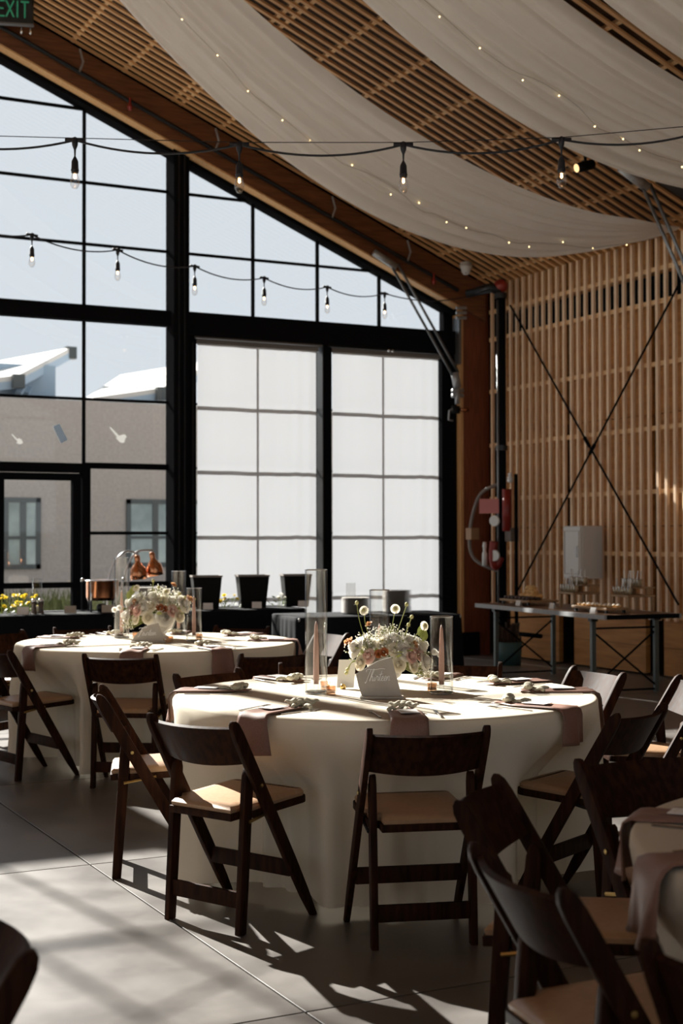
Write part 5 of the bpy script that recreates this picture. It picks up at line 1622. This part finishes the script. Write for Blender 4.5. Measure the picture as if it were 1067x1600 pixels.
# tray one: chocolates and a pile of pastries
p1 = on_table(.17, .40)
z = tray(p1, .36, .62, 'low wooden tray of pastries at the far end of the dessert table')
for a in range(7):
    for b in range(3): lay(choc_me, 'brownie', p1, -.13 + .055 * b, -.24 + .08 * a, z, '%s dark brownie from the right in the %s row of the far tray' % (ORD[a], ['front', 'middle', 'back'][b]), 'pastry', 'brownies on the far tray')
for a, b, zz in ((0, 0, 0), (1, 0, 0), (2, 0, 0), (3, 0, 0), (0, 1, 0), (1, 1, 0), (2, 1, 0), (3, 1, 0), (.5, .5, .045), (1.5, .5, .045), (2.5, .5, .045), (1, .5, .085), (2, .5, .085)):
    lay(past_me, 'pastry', p1, .02 + .07 * b, -.06 + .072 * a, z + zz, '%s golden pastry from the right, %s of the pile on the far tray' % (ORD[int(a + .5)], {0: ['front bottom row', 'back bottom row'][int(b)], .045: 'middle layer', .085: 'top layer'}[zz]), 'pastry', 'golden pastries piled on the far tray')


def tiered_stand(p, label, grp, n_side):
    r = empty('cup_stand', p, rz); tag(r, label, 'stand', 'dessert cup stands')
    MB().cbox(-.15, .15, -.15, .15, .135, .155, .004).build('shelf', 'tray_wood', r)
    for sx in (-1, 1):
        for sy in (-1, 1): MB().box(sx * .13 - .012, sx * .13 + .012, sy * .13 - .012, sy * .13 + .012, 0, .135).build('leg', 'tray_wood', r)
    MB().cbox(-.06, .15, -.15, .15, .215, .230, .004).build('upper_shelf', 'tray_wood', r)
    for sy in (-1, 1): MB().box(.06, .12, sy * .135 - .008, sy * .135 + .008, .155, .215).build('upper_leg', 'tray_wood', r)
    return r


cup_me = MB().lathe([(0, 0), (.022, 0), (.029, .075), (.027, .075), (.021, .004), (0, .004)], 14).mesh('dessert_cup', 'cup_glass', True)
fill_me = MB().lathe([(0, .005), (.0205, .005), (.025, .055), (.014, .068), (0, .070)], 12).mesh('filling', 'mousse', True)
spoon_me = MB().bar((0, 0, .04), (.016, 0, .150), .011, .003, side=(0, 1, 0)).mesh('spoon', 'white_face')


def cup(p, dx, dy, z, label, grp):
    c = lay(cup_me, 'dessert_cup', p, dx, dy, z, label, 'cup', grp)
    place(fill_me, 'filling', c); place(spoon_me, 'spoon', c, (0.004, 0, 0))


p2 = on_table(.50, .50)
tiered_stand(p2, 'two level wooden stand of dessert cups below the white cabinet', '', 6)
for a in range(6):
    cup(p2, -.11, -.125 + .050 * a, .155, '%s dessert cup from the right, lower shelf of the stand below the cabinet' % ORD[a], 'cups on the stand below the cabinet')
    cup(p2, -.01, -.125 + .050 * a, .230, '%s dessert cup from the right, upper shelf of the stand below the cabinet' % ORD[a], 'cups on the stand below the cabinet')
p3 = on_table(.80, .62)
tiered_stand(p3, 'two level wooden stand of dessert cups at the near end of the table', '', 6)
for a in range(6):
    cup(p3, -.11, -.125 + .050 * a, .155, '%s dessert cup from the right, lower shelf of the near table-end stand' % ORD[a], 'cups on the near stand')
    cup(p3, -.01, -.125 + .050 * a, .230, '%s dessert cup from the right, upper shelf of the near table-end stand' % ORD[a], 'cups on the near stand')
p4 = on_table(.80, .26)
z = tray(p4, .24, .62, 'long low tray of small tarts at the near front of the dessert table', feet=True)
tart_me = MB().lathe([(0, 0), (.022, 0), (.030, .018), (.027, .018), (.02, .012), (0, .012)], 14).mesh('tart', 'pastry', True)
ctop_me = MB().ball((0, 0, .018), .018, 8, 6, (1, 1, .7)).mesh('cream', 'cream_top', True)
for a in range(8):
    for b in range(2):
        t_ = lay(tart_me, 'tart', p4, -.05 + .09 * b, -.26 + .074 * a, z, '%s cream tart from the right in the %s row of the long tray' % (ORD[a], ['front', 'back'][b]), 'tart', 'cream tarts on the long tray')
        place(ctop_me, 'cream', t_)
for u_, ac, lab in ((.26, .16, 'white price card before the far pastry tray'), (.52, .17, 'white price card at the middle of the dessert table'), (.88, .07, 'white price card before the tart tray')):
    q = on_table(u_, ac); c = empty('price_card', q, rz - pi / 2 + 0.2); tag(c, lab, 'card', 'price cards on the dessert table')
    MB().prism([Vector(t) for t in ((-.035, -.015, 0), (.035, -.015, 0), (.035, 0, .055), (-.035, 0, .055))], Vector((0, -.001, 0)), Vector((0, .001, 0))).build('front_leaf', 'paper', c)
    MB().prism([Vector(t) for t in ((-.035, .02, 0), (.035, .02, 0), (.035, 0, .055), (-.035, 0, .055))], Vector((0, -.001, 0)), Vector((0, .001, 0))).build('back_leaf', 'paper', c)
